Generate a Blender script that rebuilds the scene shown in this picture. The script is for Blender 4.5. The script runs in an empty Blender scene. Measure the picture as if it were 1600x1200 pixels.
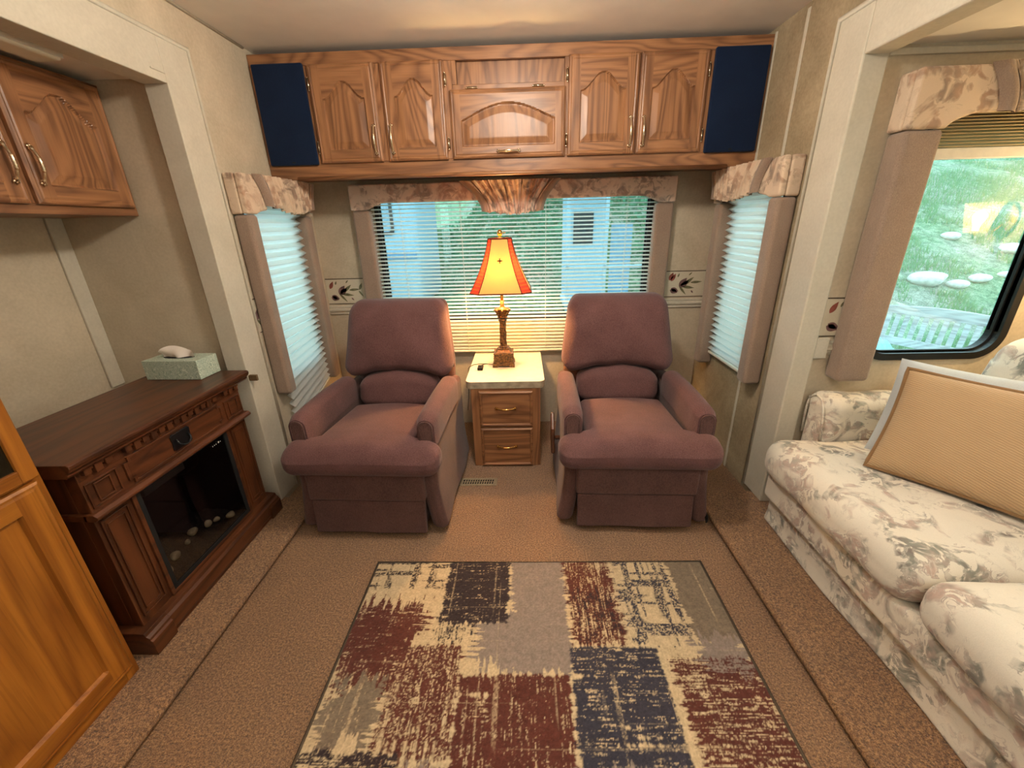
import bpy, bmesh, math, random
import numpy as np
from mathutils import Vector, Matrix

random.seed(7)
np.random.seed(7)
SC = bpy.context.scene
COL = SC.collection
PI = math.pi

# ------------------------------------------------------------------ camera
EYE = 1.36
yaw, pit, rol, FPX = 0.0307387, 0.36923682, -0.02671345, 642.03
_cy, _sy, _cp, _sp, _cr, _sr = math.cos(yaw), math.sin(yaw), math.cos(pit), math.sin(pit), math.cos(rol), math.sin(rol)
_M = (np.array([[_cr, -_sr, 0], [_sr, _cr, 0], [0, 0, 1]]) @ np.array([[1, 0, 0], [0, _cp, -_sp], [0, _sp, _cp]])
      @ np.array([[1, 0, 0], [0, 0, -1], [0, 1, 0]]) @ np.array([[_cy, _sy, 0], [-_sy, _cy, 0], [0, 0, 1]]))
cam = bpy.data.objects.new('camera', bpy.data.cameras.new('camera'))
COL.objects.link(cam)
cam.matrix_world = Matrix(((_M[0, 0], -_M[1, 0], -_M[2, 0], 0), (_M[0, 1], -_M[1, 1], -_M[2, 1], 0),
                           (_M[0, 2], -_M[1, 2], -_M[2, 2], EYE), (0, 0, 0, 1)))
cam.data.sensor_fit = 'HORIZONTAL'
cam.data.sensor_width = 36.0
cam.data.lens = FPX / 1600 * 36.0
cam.data.clip_start = 0.02
SC.camera = cam

# ------------------------------------------------------------------ world (soft overcast sky) and exposure
W = bpy.data.worlds.new('sky')
SC.world = W
W.use_nodes = True
wn = W.node_tree
bgn = wn.nodes['Background']
bgn.inputs['Color'].default_value = (0.54, 0.92, 1.0, 1)
bgn.inputs['Strength'].default_value = 3.8
SC.view_settings.view_transform = 'Standard'
SC.view_settings.look = 'None'
SC.view_settings.gamma = 1.0
SC.view_settings.use_curve_mapping = False
SC.view_settings.exposure = 0.0

WARM = (1.0, 0.95, 0.88)


def area_light(name, loc, size, power, color, rot=(0, 0, 0)):
    l = bpy.data.lights.new(name, 'AREA')
    l.shape = 'DISK'
    l.size = size
    l.energy = power
    l.color = color
    o = bpy.data.objects.new(name, l)
    COL.objects.link(o)
    o.location = loc
    o.rotation_euler = rot
    return o


# the two dome lamps on the ceiling of the room, behind and above the viewer
GLOBE = (-0.02, 1.30, 2.048)
CEILING_LAMPS = [(-0.06, -2.2, 2.125)]
for k, p in enumerate(CEILING_LAMPS):
    area_light('ceiling_lamp_light', (p[0], p[1], 2.10), 0.26, 8.0, WARM)

# uplight of an unseen torchiere added behind the viewer for ambient fill, and the lamp in the ceiling of the sofa slide-out
FILL_TORCH = (.25, -.55, 1.55)
area_light('fill_uplight', FILL_TORCH, 0.24, 40.0, WARM, (PI, 0, 0))
SLIDE_LAMP = (1.62, .35, 1.8995)
area_light('slide_lamp_light', (SLIDE_LAMP[0], SLIDE_LAMP[1], 1.865), 0.22, 4.0, WARM)

# ------------------------------------------------------------------ helpers


def lin(c):
    return tuple((v / 255 / 12.92) if v / 255 <= 0.04045 else ((v / 255 + 0.055) / 1.055) ** 2.4 for v in c)


def l4(c):
    return lin(c) + (1.0,)


class MB:
    """collects faces; build() links them as ONE mesh object"""

    def __init__(s):
        s.v, s.f, s.m = [], [], []

    def add(s, vs, fs, m=0):
        o = len(s.v)
        s.v += [tuple(v) for v in vs]
        for f in fs:
            s.f.append(tuple(i + o for i in f))
            s.m.append(m)
        return s

    def box(s, x0, x1, y0, y1, z0, z1, m=0):
        vs = [(x0, y0, z0), (x1, y0, z0), (x1, y1, z0), (x0, y1, z0), (x0, y0, z1), (x1, y0, z1), (x1, y1, z1), (x0, y1, z1)]
        return s.add(vs, [(0, 3, 2, 1), (4, 5, 6, 7), (0, 1, 5, 4), (1, 2, 6, 5), (2, 3, 7, 6), (3, 0, 4, 7)], m)

    def prism(s, pts, d0, d1, plane='XZ', m=0):
        """polygon pts extruded from d0 to d1; plane XZ -> depth along y, XY -> along z, YZ -> along x"""
        n = len(pts)

        def P(p, d):
            return (p[0], d, p[1]) if plane == 'XZ' else ((p[0], p[1], d) if plane == 'XY' else (d, p[0], p[1]))
        vs = [P(p, d0) for p in pts] + [P(p, d1) for p in pts]
        fs = [tuple(range(n)), tuple(range(2 * n - 1, n - 1, -1))]
        for i in range(n):
            j = (i + 1) % n
            fs.append((i, i + n, j + n, j))
        return s.add(vs, fs, m)

    def ring(s, outer, inner, d0, d1, plane='XZ', m=0):
        n = len(outer)

        def P(p, d):
            return (p[0], d, p[1]) if plane == 'XZ' else ((p[0], p[1], d) if plane == 'XY' else (d, p[0], p[1]))
        vs = [P(p, d0) for p in outer] + [P(p, d0) for p in inner] + [P(p, d1) for p in outer] + [P(p, d1) for p in inner]
        fs = []
        for i in range(n):
            j = (i + 1) % n
            fs += [(i, j, j + n, i + n), (i + 2 * n, i + 3 * n, j + 3 * n, j + 2 * n), (i, i + 2 * n, j + 2 * n, j), (i + n, j + n, j + 3 * n, i + 3 * n)]
        return s.add(vs, fs, m)

    def lathe(s, prof, c=(0, 0, 0), n=24, m=0, sq=None):
        vs, fs = [], []
        for r, z in prof:
            for i in range(n):
                a = 2 * PI * (i + .5) / n
                vs.append((c[0] + r * math.cos(a), c[1] + r * math.sin(a), c[2] + z))
        for k in range(len(prof) - 1):
            for i in range(n):
                j = (i + 1) % n
                fs.append((k * n + i, k * n + j, (k + 1) * n + j, (k + 1) * n + i))
        fs.append(tuple(range(n - 1, -1, -1)))
        fs.append(tuple((len(prof) - 1) * n + i for i in range(n)))
        return s.add(vs, fs, m)

    def tube(s, path, rad, n=8, m=0, closed=False, flat=1.0):
        P = [Vector(p) for p in path]
        k = len(P)
        R = rad if isinstance(rad, (list, tuple)) else [rad] * k
        up = Vector((0, 0, 1))
        vs, fs = [], []
        u = None
        for i in range(k):
            if closed:
                t = P[(i + 1) % k] - P[i - 1]
            else:
                t = P[min(i + 1, k - 1)] - P[max(i - 1, 0)]
            t.normalize()
            if u is None:
                u = t.cross(up)
                if u.length < 1e-3:
                    u = t.cross(Vector((1, 0, 0)))
            u = (u - t * u.dot(t)).normalized()
            w = t.cross(u)
            for j in range(n):
                a = 2 * PI * j / n
                vs.append(P[i] + u * (R[i] * math.cos(a)) + w * (R[i] * flat * math.sin(a)))
        for i in range(k if closed else k - 1):
            i2 = (i + 1) % k
            for j in range(n):
                j2 = (j + 1) % n
                fs.append((i * n + j, i * n + j2, i2 * n + j2, i2 * n + j))
        if not closed:
            fs.append(tuple(range(n - 1, -1, -1)))
            fs.append(tuple((k - 1) * n + j for j in range(n)))
        return s.add(vs, fs, m)

    def grid(s, nu, nv, fn, m=0):
        vs = [fn(i / nu, j / nv) for j in range(nv + 1) for i in range(nu + 1)]
        w = nu + 1
        fs = [(j * w + i, j * w + i + 1, (j + 1) * w + i + 1, (j + 1) * w + i) for j in range(nv) for i in range(nu)]
        return s.add(vs, fs, m)

    def soft(s, c, h, r, n=10, fn=None, m=0, cs=4):
        """rounded box: centre c, half sizes h, corner radius r, optional deform"""
        def axis(hh):
            rr = min(r, hh * .999)
            a = [-hh + rr - rr * math.tan(PI / 4 * (cs - i) / cs) for i in range(cs)]
            b = [(-hh + rr) + 2 * (hh - rr) * i / n for i in range(n + 1)]
            return a + b + [-x for x in reversed(a)]
        A = [axis(q) for q in h]
        idx = {}
        vs, fs = [], []

        def V(p, key):
            if key in idx:
                return idx[key]
            q = [max(-(h[k] - min(r, h[k] * .999)), min(h[k] - min(r, h[k] * .999), p[k])) for k in range(3)]
            d = Vector([p[k] - q[k] for k in range(3)])
            if d.length > 1e-9:
                d = d.normalized() * min(r, min(h) * .999 if r > min(h) else r)
            v = Vector([q[k] + d[k] + c[k] for k in range(3)])
            if fn:
                v = Vector(fn(v))
            idx[key] = len(vs)
            vs.append(v)
            return idx[key]
        for ax in range(3):
            o1, o2 = (ax + 1) % 3, (ax + 2) % 3
            n1, n2 = len(A[o1]), len(A[o2])
            for sgn in (0, len(A[ax]) - 1):
                for i in range(n1 - 1):
                    for j in range(n2 - 1):
                        q = []
                        for (a, b) in ((i, j), (i + 1, j), (i + 1, j + 1), (i, j + 1)):
                            k = [0, 0, 0]
                            k[ax], k[o1], k[o2] = sgn, a, b
                            q.append(V([A[t][k[t]] for t in range(3)], tuple(k)))
                        fs.append(tuple(q) if sgn else tuple(reversed(q)))
        return s.add(vs, fs, m)

    def build(s, name, mats, parent=None, smooth=False, bevel=0.0, seg=2, auto=None):
        me = bpy.data.meshes.new(name)
        off = Vector((0, 0, 0))
        me.from_pydata(s.v, [], s.f)
        if not isinstance(mats, (list, tuple)):
            mats = [mats]
        for mm in mats:
            me.materials.append(mm)
        me.polygons.foreach_set('material_index', s.m)
        if smooth:
            me.polygons.foreach_set('use_smooth', [True] * len(me.polygons))
        me.update()
        bm = bmesh.new()
        bm.from_mesh(me)
        bmesh.ops.recalc_face_normals(bm, faces=bm.faces)
        bm.to_mesh(me)
        bm.free()
        o = bpy.data.objects.new(name, me)
        COL.objects.link(o)
        if parent:
            o.parent = parent
        if bevel:
            b = o.modifiers.new('bevel', 'BEVEL')
            b.width = bevel
            b.segments = seg
            b.limit_method = 'ANGLE'
            b.angle_limit = math.radians(50)
            b.harden_normals = False
        if auto is not None:
            try:
                me.set_sharp_from_angle(angle=math.radians(auto))
            except Exception:
                pass
        return o


def empty(name, label, cat, loc=(0, 0, 0), rz=0.0, group=None):
    o = bpy.data.objects.new(name, None)
    COL.objects.link(o)
    o.empty_display_size = 0.05
    o.location = loc
    o.rotation_euler = (0, 0, rz)
    return tag(o, label, cat, group)


def tag(o, label, cat, group=None):
    o['label'] = label
    o['category'] = cat
    if group:
        o['group'] = group
    return o


def struct(o):
    o['kind'] = 'structure'
    return o


def place(o, parent):
    """give a mesh modelled in world coordinates to a thing whose Empty stands elsewhere (no rotation)"""
    o.parent = parent
    o.location = Vector(o.location) - Vector(parent.location)
    return o


def copy_tree(o, parent=None):
    c = o.copy()
    COL.objects.link(c)
    c.parent = parent
    for ch in list(o.children):
        copy_tree(ch, c)
    return c


def arc(cx, cz, r, a0, a1, n):
    return [(cx + r * math.cos(a0 + (a1 - a0) * i / n), cz + r * math.sin(a0 + (a1 - a0) * i / n)) for i in range(n + 1)]


def rrect(x0, x1, z0, z1, r, n=8):
    return (arc(x1 - r, z0 + r, r, -PI / 2, 0, n) + arc(x1 - r, z1 - r, r, 0, PI / 2, n) +
            arc(x0 + r, z1 - r, r, PI / 2, PI, n) + arc(x0 + r, z0 + r, r, PI, 1.5 * PI, n))


def vnoise(x, y, seed=0):
    """smooth value noise in numpy, 0..1"""
    x = np.asarray(x, float)
    y = np.asarray(y, float)
    xi, yi = np.floor(x).astype(np.int64), np.floor(y).astype(np.int64)
    fx, fy = x - xi, y - yi
    fx, fy = fx * fx * (3 - 2 * fx), fy * fy * (3 - 2 * fy)

    def h(a, b):
        n = (a * 374761393 + b * 668265263 + seed * 1442695041) & 0x7fffffff
        n = ((n ^ (n >> 13)) * 1274126177) & 0x7fffffff
        n = (n ^ (n >> 16)) & 0xffff
        return n / 65535.0
    return ((h(xi, yi) * (1 - fx) + h(xi + 1, yi) * fx) * (1 - fy) + (h(xi, yi + 1) * (1 - fx) + h(xi + 1, yi + 1) * fx) * fy)


# ------------------------------------------------------------------ materials
class NT:
    def __init__(s, name):
        s.mat = bpy.data.materials.new(name)
        s.mat.use_nodes = True
        s.t = s.mat.node_tree
        s.b = s.t.nodes['Principled BSDF']
        s.out = s.t.nodes['Material Output']

    def n(s, typ, ins=None, **props):
        nd = s.t.nodes.new(typ)
        for k, v in props.items():
            setattr(nd, k, v)
        for k, v in (ins or {}).items():
            s.put(nd.inputs[k], v)
        return nd

    def put(s, sock, v):
        if hasattr(v, 'is_output') or isinstance(v, bpy.types.NodeSocket):
            s.t.links.new(v, sock)
        else:
            sock.default_value = v

    def coord(s, scale=(1, 1, 1), rot=(0, 0, 0), rnd=False):
        tc = s.n('ShaderNodeTexCoord')
        v = tc.outputs['Object']
        if rnd:
            oi = s.n('ShaderNodeObjectInfo')
            mul = s.n('ShaderNodeMath', {0: oi.outputs['Random'], 1: 13.7}, operation='MULTIPLY')
            cb = s.n('ShaderNodeCombineXYZ', {0: mul.outputs[0], 1: mul.outputs[0], 2: mul.outputs[0]})
            v = s.n('ShaderNodeVectorMath', {0: v, 1: cb.outputs[0]}, operation='ADD').outputs[0]
        return s.n('ShaderNodeMapping', {'Vector': v, 'Scale': scale, 'Rotation': rot}).outputs[0]

    def noise(s, vec, scale, detail=4, rough=.5, dist=0.0):
        return s.n('ShaderNodeTexNoise', {'Vector': vec, 'Scale': scale, 'Detail': detail, 'Roughness': rough, 'Distortion': dist}).outputs['Fac']

    def math(s, op, a, b=0.0, c=0.0, clamp=False):
        return s.n('ShaderNodeMath', {0: a, 1: b, 2: c}, operation=op, use_clamp=clamp).outputs[0]

    def ramp(s, fac, stops, interp='LINEAR'):
        nd = s.n('ShaderNodeValToRGB', {'Fac': fac})
        cr = nd.color_ramp
        cr.interpolation = interp
        while len(cr.elements) < len(stops):
            cr.elements.new(0.5)
        for e, (p, c) in zip(cr.elements, stops):
            e.position = p
            e.color = c if len(c) == 4 else tuple(c) + (1,)
        return nd.outputs['Color']

    def mix(s, fac, a, b, mode='MIX'):
        nd = s.n('ShaderNodeMix', data_type='RGBA', blend_type=mode)
        s.put(nd.inputs[0], fac)
        s.put(nd.inputs[6], a)
        s.put(nd.inputs[7], b)
        return nd.outputs[2]

    def bump(s, h, strength=.3, dist=.01):
        nd = s.n('ShaderNodeBump', {'Height': h, 'Strength': strength, 'Distance': dist})
        s.put(s.b.inputs['Normal'], nd.outputs[0])
        return nd

    def set(s, **kw):
        names = {'color': 'Base Color', 'rough': 'Roughness', 'metal': 'Metallic', 'spec': 'Specular IOR Level', 'sheen': 'Sheen Weight',
                 'emit': 'Emission Color', 'estr': 'Emission Strength', 'coat': 'Coat Weight', 'trans': 'Transmission Weight'}
        for k, v in kw.items():
            s.put(s.b.inputs[names[k]], v)
        return s.mat


def plain(name, rgb, rough=.6, metal=0.0, spec=.4, var=.06, scale=40):
    t = NT(name)
    v = t.coord()
    f = t.noise(v, scale, 3)
    c = l4(rgb)
    d = tuple(max(0, q * (1 - 2.5 * var)) for q in c[:3]) + (1,)
    e = tuple(min(1, q * (1 + 2.5 * var)) for q in c[:3]) + (1,)
    return t.set(color=t.ramp(f, [(.3, d), (.7, e)]), rough=rough, metal=metal, spec=spec)


def wood(name, dark, light, axis='Z', rough=.38, freq=1.0, contour=15.0, spec=.45, pores=.35):
    t = NT(name)
    k = {'X': 0, 'Y': 1, 'Z': 2}[axis]
    s1 = [5.2 * freq] * 3
    s1[k] = .85 * freq
    s2 = [160.0] * 3
    s2[k] = 5.0
    s3 = [34.0] * 3
    s3[k] = 1.2
    a = t.noise(t.coord(tuple(s1), rnd=True), 1.0, 2.5, .45, .5)
    con = t.math('MULTIPLY', a, contour * 2 * PI)
    con = t.math('SINE', con)
    con = t.math('MULTIPLY_ADD', con, .5, .5)
    fine = t.noise(t.coord(tuple(s2), rnd=True), 1.0, 3, .6)
    med = t.noise(t.coord(tuple(s3), rnd=True), 1.0, 4, .6)
    con = t.math('POWER', con, .6)
    g = t.math('MULTIPLY_ADD', con, .34, t.math('MULTIPLY', med, .67))
    c = t.ramp(g, [(.22, l4(dark)), (.72, l4(light))])
    pr = t.ramp(fine, [(.36, (0.55, 0.5, 0.45, 1)), (.5, (1, 1, 1, 1))])
    c = t.mix(pores, c, pr, 'MULTIPLY')
    t.bump(t.math('MULTIPLY_ADD', fine, .6, t.math('MULTIPLY', con, .4)), .12, .002)
    return t.set(color=c, rough=rough, spec=spec)


OAKD, OAKL = (104, 68, 45), (160, 112, 75)
oak = wood('oak_vertical_grain', OAKD, OAKL, 'Z')
oakx = wood('oak_horizontal_grain', OAKD, OAKL, 'X')
oaky = wood('oak_depth_grain', OAKD, OAKL, 'Y')
goak = wood('golden_oak_vertical', (120, 66, 18), (170, 106, 36), 'Z', contour=6)
goakx = wood('golden_oak_horizontal', (120, 66, 18), (170, 106, 36), 'X', contour=6)
mahog = wood('cherry_stained_wood', (52, 28, 16), (96, 54, 30), 'X', rough=.36, freq=1.3, contour=7)
mahogz = wood('cherry_stained_wood_vertical', (52, 28, 16), (96, 54, 30), 'Z', rough=.33, freq=1.3, contour=7)
greywood = wood('weathered_grey_wood', (150, 150, 152), (196, 198, 198), 'X', rough=.8)


def wallpaper(name, c1, c2):
    t = NT(name)
    v = t.coord()
    f = t.noise(v, 5.0, 6, .62, .6)
    g = t.noise(v, 90.0, 2)
    c = t.mix(.35, t.ramp(f, [(.3, l4(c1)), (.7, l4(c2))]), t.ramp(g, [(.3, l4(c1)), (.7, l4(c2))]))
    return t.set(color=c, rough=.62, spec=.3)


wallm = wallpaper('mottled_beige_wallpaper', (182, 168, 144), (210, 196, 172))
wallr = wallpaper('darker_mottled_wallpaper', (134, 118, 92), (180, 162, 132))  # mottled pattern of wallm in darker tones, for the right wall
trimm = wallpaper('pale_vinyl_trim', (188, 180, 162), (208, 200, 182))
ceilm = plain('cream_ceiling_vinyl', (228, 222, 212), .7, var=.015, scale=8)


def carpet(name):
    t = NT(name)
    v = t.coord()
    f = t.noise(v, 150.0, 4, .7)
    f2 = t.noise(v, 420.0, 2, .6)
    g = t.noise(v, 3.2, 4, .55, .5)
    c = t.ramp(t.math('MULTIPLY_ADD', f, .6, t.math('MULTIPLY', f2, .4)), [(.38, l4((88, 58, 34))), (.5, l4((172, 122, 76))), (.60, l4((228, 178, 122)))])
    c = t.mix(1.0, c, t.ramp(g, [(.3, (.80, .77, .74, 1)), (.7, (1.05, 1.03, 1.0, 1))]), 'MULTIPLY')
    t.bump(t.math('ADD', f, f2), 1.0, .010)
    return t.set(color=c, rough=.95, spec=.1, sheen=.25)


carpetm = carpet('tan_cut_pile_carpet')


def fabric(name, c1, c2, weave=700.0, sheen=.35, bump=.35, low=9.0):
    t = NT(name)
    v = t.coord()
    w = t.noise(t.coord((1.0, 1.0, .35)), weave * .9, 1, .5)
    f = t.noise(v, weave, 2, .6)
    g = t.noise(v, low, 4)
    mixv = t.math('MULTIPLY_ADD', f, .5, t.math('MULTIPLY_ADD', w, .25, t.math('MULTIPLY', g, .25)))
    t.bump(t.math('MULTIPLY_ADD', f, .6, t.math('MULTIPLY', w, .4)), bump, .0015)
    return t.set(color=t.ramp(mixv, [(.25, l4(c1)), (.75, l4(c2))]), rough=.9, spec=.12, sheen=sheen)


mauve = fabric('mauve_upholstery', (64, 43, 43), (124, 88, 86), 300, sheen=.12, bump=.9)
mauve_dark = fabric('mauve_skirt_upholstery', (60, 42, 40), (116, 84, 78), 300, sheen=.12, bump=.9)
tanrib = NT('tan_corduroy')
_w = tanrib.n('ShaderNodeTexWave', {'Vector': tanrib.coord(rot=(.5, .9, .3)), 'Scale': 46.0, 'Distortion': 1.6, 'Detail': 2.0}, bands_direction='X', wave_type='BANDS').outputs['Fac']
tanrib.bump(_w, .4, .003)
tanrib = tanrib.set(color=tanrib.ramp(_w, [(.0, l4((172, 142, 106))), (1, l4((192, 160, 122)))]), rough=.9, sheen=.3, spec=.1)
legfab = fabric('tan_twill_leg_fabric', (120, 100, 86), (168, 145, 127), 380, bump=.5)
whitefab = fabric('white_cotton', (172, 178, 180), (200, 206, 208), 500, bump=.15)


def floral(name, base, cols, scale=7.0, amount=.56, streak=1.0, veins=.7):
    t = NT(name)
    v = t.coord(rnd=False)
    big = t.n('ShaderNodeTexNoise', {'Vector': v, 'Scale': scale, 'Detail': 3.5, 'Roughness': .55, 'Distortion': 1.0}).outputs['Fac']
    leaf = t.n('ShaderNodeTexNoise', {'Vector': v, 'Scale': scale * 2.1, 'Detail': 3.0, 'Roughness': .55, 'Distortion': 1.5 * streak}).outputs['Fac']
    hue = t.noise(v, scale * .8, 2)
    hue2 = t.noise(v, scale * 5, 3)
    hues = t.ramp(t.math('MULTIPLY_ADD', hue2, .35, t.math('MULTIPLY', hue, .75)),
                  [(.30 + .16 * i, l4(c)) for i, c in enumerate(cols)])
    m = t.math('MULTIPLY', t.ramp(big, [(amount - .09, (0, 0, 0, 1)), (amount + .02, (1, 1, 1, 1))]),
               t.ramp(leaf, [(.44, (0, 0, 0, 1)), (.53, (1, 1, 1, 1))]))
    vein = t.ramp(t.math('ABSOLUTE', t.math('SUBTRACT', leaf, .47)), [(.006, (1, 1, 1, 1)), (.02, (0, 0, 0, 1))])
    vein = t.math('MULTIPLY', vein, t.ramp(big, [(amount - .14, (0, 0, 0, 1)), (amount, (.7, .7, .7, 1))]))
    f = t.noise(v, 420, 2)
    bc = t.ramp(t.math('MULTIPLY_ADD', f, .4, t.math('MULTIPLY', hue, .6)), [(.3, l4(tuple(int(q * .93) for q in base))), (.7, l4(base))])
    c = t.mix(t.math('MULTIPLY', m, .85), bc, hues)
    c = t.mix(t.math('MULTIPLY', vein, veins), c, l4(cols[0]))
    t.bump(t.math('MULTIPLY_ADD', f, .3, leaf), .15, .004)
    return t.set(color=c, rough=.85, spec=.15, sheen=.2)


sofafab = floral('cream_floral_upholstery', (230, 220, 202), [(92, 70, 72), (112, 116, 106), (186, 156, 142), (140, 146, 134)], 8.5, .545, 1.0, .6)
valfab = floral('tan_floral_drapery', (216, 192, 166), [(96, 80, 70), (134, 114, 100), (170, 134, 110), (214, 196, 174)], 8.0, .50, .5, .25)
rendfab = floral('pink_floral_drapery', (226, 204, 186), [(92, 84, 80), (126, 116, 110), (170, 138, 122), (200, 180, 164)], 9.0, .50, .5, .3)


def translucent(name, rgb, rough=.6, amt=.5, tint=None, spec=.3, stripes=None):
    t = NT(name)
    tr = t.n('ShaderNodeBsdfTranslucent', {'Color': l4(tint or rgb)})
    mx = t.n('ShaderNodeMixShader', {0: amt})
    t.t.links.new(t.b.outputs[0], mx.inputs[1])
    t.t.links.new(tr.outputs[0], mx.inputs[2])
    t.t.links.new(mx.outputs[0], t.out.inputs[0])
    f = t.noise(t.coord(), 60, 2)
    c = l4(rgb)
    col = t.ramp(f, [(.3, tuple(q * .96 for q in c[:3]) + (1,)), (.7, c)])
    return t.set(color=col, rough=rough, spec=spec)


slatm = translucent('white_blind_slat', (240, 244, 240), .35, .58)
shadem = translucent('pleated_shade_paper', (232, 234, 232), .8, .55)
lampshadem = translucent('cream_silk_lampshade', (214, 172, 104), .8, .035, (244, 176, 84))
redshade = translucent('red_pleated_lampshade', (130, 54, 44), .8, .12, (214, 60, 34))
sconceglass = translucent('cream_sconce_glass', (250, 236, 200), .4, .85)
_st = sconceglass.node_tree
_so = _st.nodes['Material Output']
_src = _so.inputs[0].links[0].from_socket
_tp = _st.nodes.new('ShaderNodeBsdfTransparent')
_mx = _st.nodes.new('ShaderNodeMixShader')
_mx.inputs[0].default_value = .30
_st.links.new(_src, _mx.inputs[1])
_st.links.new(_tp.outputs[0], _mx.inputs[2])
_st.links.new(_mx.outputs[0], _so.inputs[0])


def glass(name, tint=(1, 1, 1, 1), refl=1.0):
    t = NT(name)
    ge = t.n('ShaderNodeNewGeometry')
    dt = t.n('ShaderNodeVectorMath', {0: ge.outputs['Incoming'], 1: ge.outputs['Normal']}, operation='DOT_PRODUCT').outputs['Value']
    om = t.math('SUBTRACT', 1.0, t.math('ABSOLUTE', dt), clamp=True)
    fr = t.math('MULTIPLY_ADD', t.math('POWER', om, 5.0), .86, .12)
    tr = t.n('ShaderNodeBsdfTransparent', {'Color': tint})
    gl = t.n('ShaderNodeBsdfGlossy', {'Roughness': .01, 'Color': (refl, refl, refl, 1)})
    mx = t.n('ShaderNodeMixShader', {0: fr})
    t.t.links.new(tr.outputs[0], mx.inputs[1])
    t.t.links.new(gl.outputs[0], mx.inputs[2])
    t.t.links.new(mx.outputs[0], t.out.inputs[0])
    return t.mat


panem = glass('window_glass')
fireglass = glass('dark_fireplace_glass', (.42, .42, .45, 1))
blackm = plain('black_rubber', (14, 15, 17), .35, spec=.5)
darkm = plain('matte_black', (10, 10, 11), .8)
navy = fabric('navy_speaker_cloth', (6, 14, 32), (22, 40, 70), 800, sheen=.1)
pewter = plain('antique_brass', (226, 208, 180), .22, 1.0)
brassm = plain('polished_brass', (214, 170, 96), .22, 1.0)
bronze = NT('carved_bronze_resin')
_f = bronze.noise(bronze.coord(), 90, 4, .6)
bronze.bump(_f, .5, .004)
bronze = bronze.set(color=bronze.ramp(_f, [(.35, l4((48, 32, 18))), (.65, l4((140, 100, 56)))]), rough=.42, metal=.35)
laminate = plain('cream_laminate', (226, 216, 194), .3, spec=.5, var=.03, scale=25)
laminedge = plain('mottled_laminate_edge', (158, 146, 124), .5, var=.12, scale=30)
ventm = plain('brown_metal_register', (178, 162, 134), .45, .5)
whitep = plain('white_plastic', (222, 218, 204), .4, spec=.5, var=.02)
brownp = plain('brown_plastic', (112, 88, 60), .5)
tissuem = translucent('white_tissue', (238, 226, 214), .9, .2)
stonem = plain('pale_pebble', (206, 182, 138), .7, var=.12, scale=30)


def emission(name, rgb, strength):
    t = NT(name)
    return t.set(color=l4(rgb), emit=l4(rgb), estr=strength)


bulbm = emission('lit_bulb', (255, 204, 130), 950.0)
sconcebulb = emission('lit_sconce_bulb', (255, 222, 166), 640.0)
globem = emission('lit_opal_globe', (255, 243, 226), 215.0)
domem = emission('lit_ceiling_dome', (255, 226, 186), 8.0)

# ------------------------------------------------------------------ the room shell
XL, XR, YB, ZC = -1.296, 1.181, 2.737, 2.169
YN = -3.4                                   # the far end of the room behind the viewer
YSL, YSR = 1.80, 1.75                       # end walls of the left and right slide-outs
XSL, XSR, ZS = -1.92, 2.17, 1.90


def wall_hole(mb, plane, d0, d1, a0, a1, z0, z1, h):
    """wall slab with a rectangular opening h=(a0,a1,z0,z1)"""
    def B(p, q, r, s_):
        if plane == 'X':
            mb.box(d0, d1, p, q, r, s_)
        else:
            mb.box(p, q, d0, d1, r, s_)
    B(a0, h[0], z0, z1)
    B(h[1], a1, z0, z1)
    B(h[0], h[1], z0, h[2])
    B(h[0], h[1], h[3], z1)


m = MB().box(XSL - .05, XSR + .05, YN - .05, YB + .05, -.08, 0.0)
struct(m.build('floor', carpetm))
m = MB().box(XL - .05, XR + .05, YN - .05, YB + .05, ZC, ZC + .05)
struct(m.build('ceiling', ceilm))
HB = (-.90, .80, .775, 1.575)
m = MB()
wall_hole(m, 'Y', YB, YB + .06, XL - .05, XR + .05, 0, ZC, HB)
struct(m.build('wall_back', wallm))
HL = (2.03, 2.46, .60, 1.50)
m = MB()
wall_hole(m, 'X', XL - .06, XL, 1.77, YB, 0, ZC, HL)
m.box(XL - .06, XL, -1.25, 1.77, 1.875, ZC)
HD = (-2.75, -1.55, .75, 1.75)
wall_hole(m, 'X', XL - .06, XL, YN, -1.25, 0, ZC, HD)
struct(m.build('wall_left', wallm))
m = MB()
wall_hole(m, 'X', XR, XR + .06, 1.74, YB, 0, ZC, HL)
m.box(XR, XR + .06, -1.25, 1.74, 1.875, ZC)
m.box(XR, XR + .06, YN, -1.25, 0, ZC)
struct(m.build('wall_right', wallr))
m = MB().box(XL - .06, XR + .06, YN - .06, YN, 0, ZC)
struct(m.build('wall_front', wallm))
# left slide-out
m = MB().box(XSL - .05, XL - .06, YSL, YSL + .05, 0, ZS + .04)
struct(m.build('wall_left_slide_end', wallm))
m = MB().box(XSL - .05, XSL, -1.25, YSL, 0, ZS + .04)
struct(m.build('wall_left_slide', wallm))
m = MB().box(XSL - .05, XL - .06, -1.30, -1.25, 0, ZS + .04)
struct(m.build('wall_left_slide_near', wallm))
m = MB().box(XSL, XL - .06, -1.25, YSL, ZS, ZS + .04)
struct(m.build('ceiling_left_slide', ceilm))
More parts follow.
